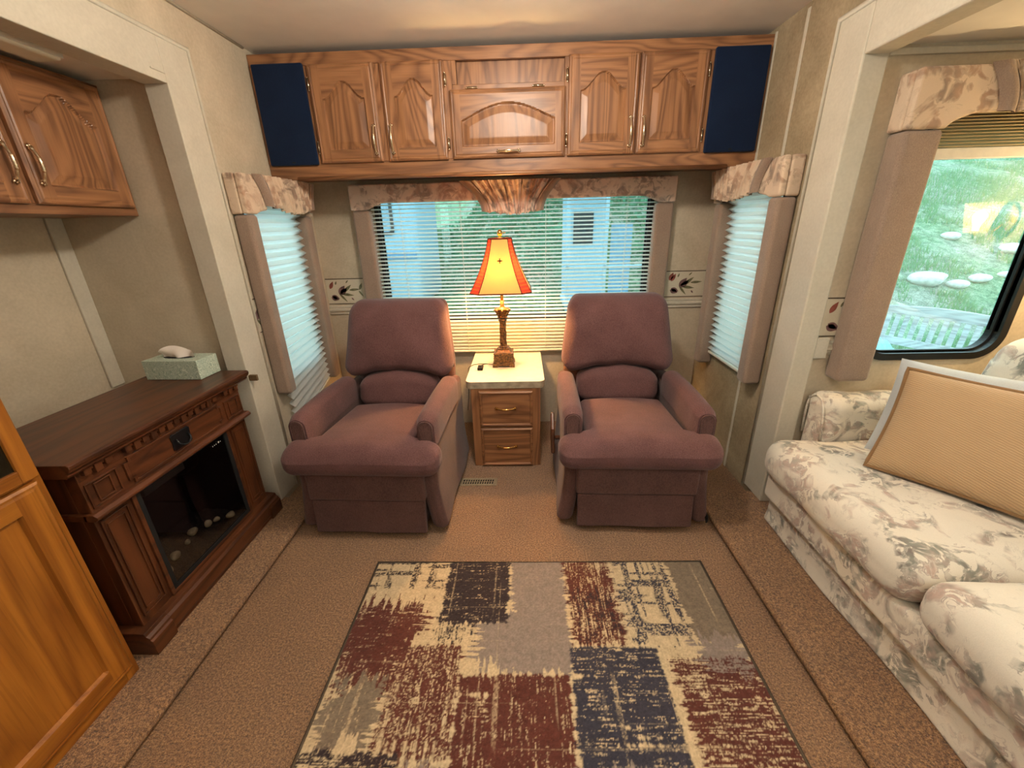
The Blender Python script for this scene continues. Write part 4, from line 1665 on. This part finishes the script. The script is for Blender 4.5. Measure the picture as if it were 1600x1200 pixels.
# woven border line
e_ = np.minimum(np.minimum(RXg - RX0, RX1 - RXg), np.minimum(RYg - RY0, RY1 - RYg))
rc_ *= (.80 + .45 * vnoise(RXg * 260, RYg * 260, 9) * 1.0)[..., None]
hgt = .0085 + .0016 * vnoise(RXg * 210, RYg * 210, 5) - .004 * np.clip((.008 - e_) / .008, 0, 1)
nxr, nyr = len(xs), len(ys)
vr = np.stack([RXg, RYg, hgt], -1).reshape(-1, 3)
ii = np.arange(nxr * nyr).reshape(nyr, nxr)
fr = np.stack([ii[:-1, :-1], ii[:-1, 1:], ii[1:, 1:], ii[1:, :-1]], -1).reshape(-1, 4)
t = empty('area_rug', 'patchwork area rug in rust, charcoal, taupe and cream on the tan carpet', 'rug', ((RX0 + RX1) / 2, (RY0 + RY1) / 2, .0))
me = bpy.data.meshes.new('pile')
me.from_pydata((vr - np.array(t.location)).tolist(), [], fr.tolist())
ca = me.color_attributes.new('rug_colour', 'FLOAT_COLOR', 'POINT')
ca.data.foreach_set('color', np.concatenate([np.clip(rc_, 0, 1).reshape(-1, 3), np.ones((nxr * nyr, 1))], 1).astype(np.float32).ravel())
rm = NT('woven_rug')
at = rm.n('ShaderNodeAttribute', attribute_name='rug_colour')
_h = rm.noise(rm.coord(), 260, 2)
rm.bump(_h, .5, .004)
me.materials.append(rm.set(color=at.outputs['Color'], rough=.92, spec=.1, sheen=.15))
me.polygons.foreach_set('use_smooth', [True] * len(me.polygons))
o = bpy.data.objects.new('pile', me)
COL.objects.link(o)
o.parent = t
mb = MB().tube([(RX0, RY0, .006), (RX1, RY0, .006), (RX1, RY1, .006), (RX0, RY1, .006)], .0062, 8, closed=True)
place(mb.build('bound_edge', plain('dark_taupe_binding', (78, 66, 52), .85), None, smooth=True), t)

# ------------------------------------------------------------------ sofa bed and cushions
t = empty('sofa', 'cream floral sofa with loose seat cushions in the right slide-out', 'sofa', (1.55, .62, .0425))


def S(mb, name, mat, parent=None, **k):
    o = mb.build(name, mat, parent or t, **k)
    if parent is None or parent == t:
        o.location = (-t.location[0], -t.location[1], -t.location[2])
    return o


SY0, SY1 = -.84, 1.605
mb = MB()


def f_sk(v):
    v.x += .006 * math.sin(v.y * 9) - .010 * max(0, .10 - v.z) / .06
    return v


mb.soft((1.50, (SY0 + SY1) / 2, .112), (.384, (SY1 - SY0) / 2, .070), .016, 24, f_sk)
S(mb, 'skirt_rail', sofafab, smooth=True)
mb = MB().soft((1.48, (SY0 + SY1) / 2, .240), (.394, (SY1 - SY0) / 2, .062), .024, 24, lambda v: v)
S(mb, 'front_rail', sofafab, smooth=True)


def cushion(y0, y1, tcut):
    yc, hy = (y0 + y1) / 2, (y1 - y0) / 2

    def f(v):
        if tcut and v.x > 1.235:
            lim = 1.572 if v.x > 1.27 else 1.572 + (y1 - 1.572) * (1.27 - v.x) / .035
            v.y = min(v.y, max(1.572, lim))
        u = (v.y - yc) / hy
        if v.z > .385:
            v.z += .020 * max(0, 1 - u * u) * max(0, math.sin(PI * min(1, max(0, (v.x - 1.02) / .9)))) ** .5
            v.z += .005 * math.sin(v.x * 17 + v.y * 9) * .6
        if v.x < 1.12:
            v.x -= .014 * max(0, 1 - u ** 4) + .004 * math.sin(v.y * 22)
        return v
    return MB().soft((1.47, yc, .378), (.412, hy, .084), .072, 24, f)


c1 = S(cushion(.882, 1.640, True), 'seat_cushion', sofafab, smooth=True)
c2 = S(cushion(.075, .876, False), 'seat_cushion', sofafab, smooth=True)
c3 = S(cushion(-.74, .069, False), 'seat_cushion', sofafab, smooth=True)


def f_arm(v):
    if v.z > .55:
        k = (v.z - .55) / .1
        v.y += .0
        v.x -= .010 * k
    v.z += .004 * math.sin(v.x * 25)
    return v


mb = MB().soft((1.69, 1.662, .470), (.415, .076, .175), .050, 12, f_arm)
arm = S(mb, 'arm', sofafab, smooth=True)
MB().tube([(1.281, 1.604, .44), (1.272, 1.606, .55), (1.269, 1.615, .60), (1.272, 1.64, .632), (1.275, 1.68, .640), (1.272, 1.71, .618), (1.275, 1.722, .56), (1.281, 1.722, .44)], .005, 6).build('piping', sofafab, arm, smooth=True)
mb = MB().soft((1.69, -.80, .470), (.415, .072, .175), .050, 12, f_arm)
S(mb, 'arm', sofafab, smooth=True)


def f_back(v):
    v.x += .20 * (v.z - .30)
    return v


mb = MB().soft((1.935, .43, .55), (.09, 1.14, .33), .06, 14, f_back)
S(mb, 'back_frame', sofafab, smooth=True)
for y0, y1 in ((.845, 1.580), (.10, .835), (-.70, .09)):
    yc, hy = (y0 + y1) / 2, (y1 - y0) / 2

    def f_bc(v, yc=yc, hy=hy):
        u = (v.y - yc) / hy
        w = (v.z - .71) / .23
        v.x += .20 * (v.z - .47) - .035 * max(0, 1 - u * u) * max(0, 1 - w * w) * (1 if v.x < 1.80 else 0)
        if v.z > .85:
            v.z -= .035 * abs(u) ** 3
        return v
    mb = MB().soft((1.800, yc, .716), (.080, hy, .234), .075, 14, f_bc)
    S(mb, 'back_cushion', sofafab, smooth=True)


def pillow(name, label, cat, bl, edge, lean, L, H, T, mat, pipemat=None, sag=.05, seed=0):
    """square-ish cushion; bl = lower left corner, edge = direction of the lower edge, lean in radians"""
    ex = Vector(edge).normalized()
    nrm = Vector((ex.y, -ex.x, 0))           # towards the viewer side
    up = Vector((0, 0, math.cos(lean))) - nrm * math.sin(lean)
    out = ex.cross(up)
    e = empty(name, label, cat, bl)

    def P(u, v, s):
        a, b = u * 2 - 1, v * 2 - 1
        fa, fb = max(0, 1 - abs(a) ** 2.6), max(0, 1 - abs(b) ** 2.6)
        th = T * (fa * fb) ** .55
        # sides pulled in between the corners
        x = L * (u - .0) - L * .5
        z = H * v - H * .5
        x *= 1 - sag * (1 - b * b)
        z *= 1 - sag * (1 - a * a)
        wr = .004 * math.sin(a * 9 + b * 5 + seed) * (abs(a) ** 3 + abs(b) ** 3) * fa * fb * 2
        c = ex * (x + L * .5) + up * (z + H * .5) + out * (s * th + wr)
        return c
    n = 36
    mb = MB()
    mb.grid(n, n, lambda u, v: P(u, v, 1))
    mb.grid(n, n, lambda u, v: P(1 - u, v, -1))
    o = mb.build('cover', mat, e, smooth=True)
    if pipemat:
        path = [P(i / 20, 0, 0) for i in range(20)] + [P(1, i / 20, 0) for i in range(20)] + [P(1 - i / 20, 1, 0) for i in range(20)] + [P(0, 1 - i / 20, 0) for i in range(20)]
        MB().tube(path, .0075, 8, closed=True).build('piping', pipemat, e, smooth=True)
    return e


pipem = fabric('tan_piping', (118, 88, 58), (146, 112, 76), 500)
pillow('throw_pillow', 'tan ribbed throw pillow with corded edge at the front of the sofa', 'pillow', (1.272, 1.354, .490), (.595, -.804, 0), math.radians(27), .50, .385, .068, tanrib, pipem)
pillow('throw_pillow', 'plain white throw pillow half hidden behind the tan ribbed pillow', 'pillow', (1.354, 1.467, .494), (.62, -.785, 0), math.radians(25), .42, .378, .048, whitefab, None, seed=2)

# ------------------------------------------------------------------ outdoors: bank, grass, bench, neighbours
print('outdoors')


def smooth(a, b, x):
    t_ = np.clip((x - a) / (b - a), 0, 1)
    return t_ * t_ * (3 - 2 * t_)


def ground(x, y):
    x = np.asarray(x, float)
    y = np.asarray(y, float)
    start = 4.6
    rise = .45 * np.maximum(0, y - start) * smooth(-2.2, .2, x)
    rise = rise + .55 * np.maximum(0, y - 10.4) * (1 - smooth(-2.2, .2, x))
    n = .10 * (fbm(x * .9, y * .9, 11) - .5) + .05 * (fbm(x * 4, y * 4, 12) - .5)
    return -.52 + rise + n * smooth(2.9, 3.6, y)


gx = np.linspace(-12, 16, 150)
gy = np.concatenate([np.linspace(-6, 3, 20, endpoint=False), np.linspace(3, 9, 80, endpoint=False), np.linspace(9, 24, 50)])
GX, GY = np.meshgrid(gx, gy)
GZ = ground(GX, GY)
vv = np.stack([GX, GY, GZ], -1).reshape(-1, 3)
ii = np.arange(GX.size).reshape(GX.shape)
ff = np.stack([ii[:-1, :-1], ii[:-1, 1:], ii[1:, 1:], ii[1:, :-1]], -1).reshape(-1, 4)
gm = NT('grassy_bank')
_v = gm.coord()
_a = gm.noise(_v, 9, 6, .65, .4)
_b = gm.noise(_v, 60, 4, .7)
_c = gm.noise(_v, .9, 4, .6)
_col = gm.ramp(gm.math('MULTIPLY_ADD', _b, .5, gm.math('MULTIPLY', _a, .5)), [(.34, l4((60, 92, 74))), (.48, l4((120, 154, 122))), (.60, l4((170, 190, 160))), (.72, l4((216, 214, 206)))])
_d = gm.ramp(gm.math('MULTIPLY_ADD', _b, .6, gm.math('MULTIPLY', _a, .4)), [(.34, l4((104, 112, 104))), (.5, l4((164, 168, 156))), (.66, l4((222, 222, 214)))])
_col = gm.mix(gm.ramp(_c, [(.42, (0, 0, 0, 1)), (.60, (.8, .8, .8, 1))]), _col, _d)
gm.bump(gm.math('ADD', _a, _b), .8, .05)
gm = gm.set(color=_col, rough=.95, spec=.1)
mb = MB()
mb.v, mb.f, mb.m = vv.tolist(), ff.tolist(), [0] * len(ff)
o = mb.build('ground', gm, smooth=True)
struct(o)

leafmat = translucent('bank_foliage', (70, 122, 92), .6, .35, (84, 150, 104))
_t = leafmat.node_tree
rng = np.random.RandomState(4)


def leaves(name, label, cat, pts, size, mat, blade=False):
    mb = MB()
    for p in pts:
        s = size * (.6 + .8 * rng.rand())
        if blade:
            a = rng.rand() * 6.28
            w = s * .07
            dx_, dy_ = math.cos(a) * w, math.sin(a) * w
            bend = (rng.rand(2) - .5) * s * .9
            b = len(mb.v)
            mb.v += [(p[0] - dx_, p[1] - dy_, p[2] - .01), (p[0] + dx_, p[1] + dy_, p[2] - .01), (p[0] + bend[0], p[1] + bend[1], p[2] + s)]
            mb.f.append((b, b + 1, b + 2))
            mb.m.append(0)
        else:
            n_ = Vector(rng.randn(3) + np.array([0, -.8, .8])).normalized()
            u = n_.cross(Vector(rng.randn(3))).normalized() * s * .5
            w = n_.cross(u) * .62
            c = Vector(p)
            b = len(mb.v)
            mb.v += [tuple(c - u), tuple(c + w * .9), tuple(c + u * 1.15), tuple(c - w * .9)]
            mb.f.append((b, b + 1, b + 2, b + 3))
            mb.m.append(0)
    o = mb.build(name, mat)
    o['kind'] = 'stuff'
    return tag(o, label, cat)


# dense ivy and shrubs on the bank behind the rear window
pts = []
while len(pts) < 27000:
    x, y = rng.uniform(-5.0, 2.6), rng.uniform(4.3, 13.5)
    if abs(x) > .62 * y + .3:
        continue
    if x < -1.65 and 6.3 < y < 9.8:
        continue
    den = float(fbm(x * 1.3, y * 1.3, 70))
    h = max(0, den - .30) * 1.5 * (.6 if x < -1.0 else 1.0)
    if rng.rand() > .35 + den:
        continue
    if .5 < x < 1.7 and 4.98 < y < 6.0:
        continue
    if x > .2 and y < 4.98:
        h = .25 + den * .9
    pts.append((x, y, float(ground(x, y)) + rng.rand() ** .8 * h))
leaves('bank_foliage', 'green ivy and shrub leaves covering the bank outside the rear window', 'foliage', pts, .11, leafmat)
ROCKS = ((6.2, 6.6, .20), (6.6, 6.5, .11), (7.0, 6.6, .12), (7.5, 6.7, .09), (8.4, 6.5, .22), (8.2, 7.4, .16), (5.3, 6.5, .10), (7.6, 7.9, .12))
pts = []
while len(pts) < 14000:
    y = rng.uniform(4.2, 12)
    x = rng.uniform(.80, 1.32) * y
    if fbm(x * .8, y * .8, 90) < .40 or any(abs(x - q[0]) < q[2] * 1.6 and abs(y - q[1]) < q[2] * 1.4 for q in ROCKS):
        continue
    pts.append((x, y, float(ground(x, y))))
grassm = translucent('grass_blades', (124, 160, 122), .7, .3, (136, 176, 124))
leaves('grass', 'green grass growing on the hillside outside the slide-out window', 'grass', pts, .10, grassm, True)

rockm = plain('pale_field_stone', (206, 204, 198), .85, var=.08, scale=14)
for i, (x, y, s) in enumerate(ROCKS):
    bm = bmesh.new()
    bmesh.ops.create_icosphere(bm, subdivisions=3, radius=s)
    for v in bm.verts:
        k = 1 + .35 * (float(vnoise(v.co.x * 7 + i * 3 + 9, v.co.y * 7 + v.co.z * 5 + 9, i)) - .5)
        v.co = Vector((v.co.x * 1.3 * k, v.co.y * k, v.co.z * .6 * k))
    me = bpy.data.meshes.new('rock')
    bm.to_mesh(me)
    bm.free()
    me.materials.append(rockm)
    for p in me.polygons:
        p.use_smooth = True
    o = bpy.data.objects.new('rock', me)
    COL.objects.link(o)
    o.location = (x, y, float(ground(x, y)) + s * .25)
    tag(o, 'pale field rock lying in the hillside grass outside the slide-out window', 'rock', 'hillside rocks')

# weathered bench
BX, BY = 4.22, 4.25
gz = -.53
t = empty('garden_bench', 'weathered grey slatted bench on the grass outside the slide-out window', 'bench', (BX, BY, gz), math.radians(-66))
L2 = .68
for x in (-L2, L2):
    mb = MB()
    mb.prism([(.16, 0), (.22, 0), (.30, .98), (.25, .98), (.17, .42)], x - .03, x + .03, 'YZ')
    mb.build('rear_leg', greywood, t, bevel=.004)
    mb = MB()
    mb.box(x - .03, x + .03, -.34, -.28, 0, .62)
    mb.build('front_leg', greywood, t, bevel=.004)
    mb = MB()
    mb.box(x - .045, x + .045, -.38, .24, .62, .65)
    mb.build('armrest', greywood, t, bevel=.006)
    mb = MB()
    mb.box(x - .02, x + .02, -.28, .18, .36, .42)
    mb.build('side_rail', greywood, t, bevel=.003)
mb = MB()
mb.prism([(.205, .50), (.235, .50), (.245, .58), (.215, .58)], -L2 + .03, L2 - .03, 'YZ')
mb.build('lower_back_rail', greywood, t, bevel=.003)
mb = MB()
n = 20
prof = [(-L2 + 2 * L2 * i / n, .90 + .055 * math.cos(PI * (i / n - .5) * 1.0)) for i in range(n + 1)]
mb.prism(prof + [(L2, .84), (-L2, .84)], .245, .28, 'XZ')
mb.build('top_rail', greywood, t, bevel=.003)
for i in range(15):
    x = -L2 + .09 + (2 * L2 - .18) * i / 14
    mb = MB().prism([(.218, .57), (.234, .57), (.268, .85), (.252, .85)], x - .022, x + .022, 'YZ')
    mb.build('back_slat', greywood, t)
for i in range(5):
    y = -.32 + i * .112
    MB().box(-L2 - .02, L2 + .02, y, y + .09, .42, .445).build('seat_slat', greywood, t, bevel=.003)
mb = MB()


def ftarp(u, v):
    a = (u - .5) * .42
    b = (v - .5) * .34
    r_ = max(0, 1 - (2 * u - 1) ** 2) * max(0, 1 - (2 * v - 1) ** 2)
    z = .004 + r_ ** .6 * .13 * (.6 + .8 * float(vnoise(u * 6, v * 6, 3)))
    return (a, b, z)


mb.grid(24, 24, ftarp)
o = mb.build('tarp', plain('pale_blue_tarp', (142, 196, 214), .5, var=.06), smooth=False)
c_, s_ = math.cos(math.radians(-66)), math.sin(math.radians(-66))
o.location = (BX + c_ * -.40 - s_ * -.10, BY + s_ * -.40 + c_ * -.10, gz + .446)
tag(o, 'crumpled pale blue tarp lying on the seat of the garden bench', 'tarp')

# neighbouring trailer, seen between the slats at upper left of the rear window
trailm = plain('white_trailer_siding', (138, 168, 186), .45, var=.02)
t = empty('travel_trailer', 'white travel trailer parked beyond the bank at the left of the rear window', 'trailer', (-3.35, 7.6, -.5))
mb = MB().soft((0, .9, 1.75), (1.55, .95, 1.25), .12, 3)
mb.build('body', trailm, t, smooth=True)
mb = MB().ring(rrect(.25, 1.15, 1.75, 2.35, .06, 4), rrect(.30, 1.10, 1.80, 2.30, .05, 4), -.07, -.03)
mb.build('window_frame', blackm, t)
MB().prism(rrect(.29, 1.11, 1.79, 2.31, .05, 4), -.055, -.052).build('window_pane', plain('blue_grey_pane', (110, 140, 156), .1, spec=.6), t)
MB().box(-1.5, 1.5, -.09, -.05, 1.35, 1.47).build('stripe', plain('blue_stripe', (92, 130, 160), .4), t)
for x in (-.6, -.1):
    mb = MB()
    vs = [(x + .33 * math.cos(2 * PI * i / 24), .33 + .33 * math.sin(2 * PI * i / 24)) for i in range(24)]
    mb.prism(vs, -.04, .16)
    mb.build('wheel', blackm, t, bevel=.03)
# small porch at the right of the rear window
deckm = plain('white_painted_board', (140, 172, 188), .6, var=.03)
zg = float(ground(1.0, 5.6)) - .1
t = empty('porch', 'white porch with posts and railing on the bank at right of rear window', 'porch', (1.05, 5.3, zg))
H_ = 2.15 - zg
MB().box(-.50, .06, .55, .60, .62, H_).build('wall', deckm, t)
MB().box(-.52, .57, .0, .60, .56, .62).build('deck', deckm, t, bevel=.006)
for x in (-.48, -.02, .50):
    MB().box(x - .022, x + .022, .02, .065, .0, H_).build('post', deckm, t, bevel=.004)
MB().box(-.56, .62, -.06, .62, H_, H_ + .07).build('roof', deckm, t, bevel=.006)
MB().box(-.52, .57, .02, .06, 1.02, 1.06).build('rail', deckm, t, bevel=.004)
MB().box(-.36, -.10, .535, .55, 1.30, 1.70).build('window_pane', plain('dark_pane', (36, 52, 60), .1, spec=.6), t)
MB().box(.14, .42, .535, .55, .62, 1.55).build('door', plain('blue_grey_door', (104, 146, 170), .5), t)
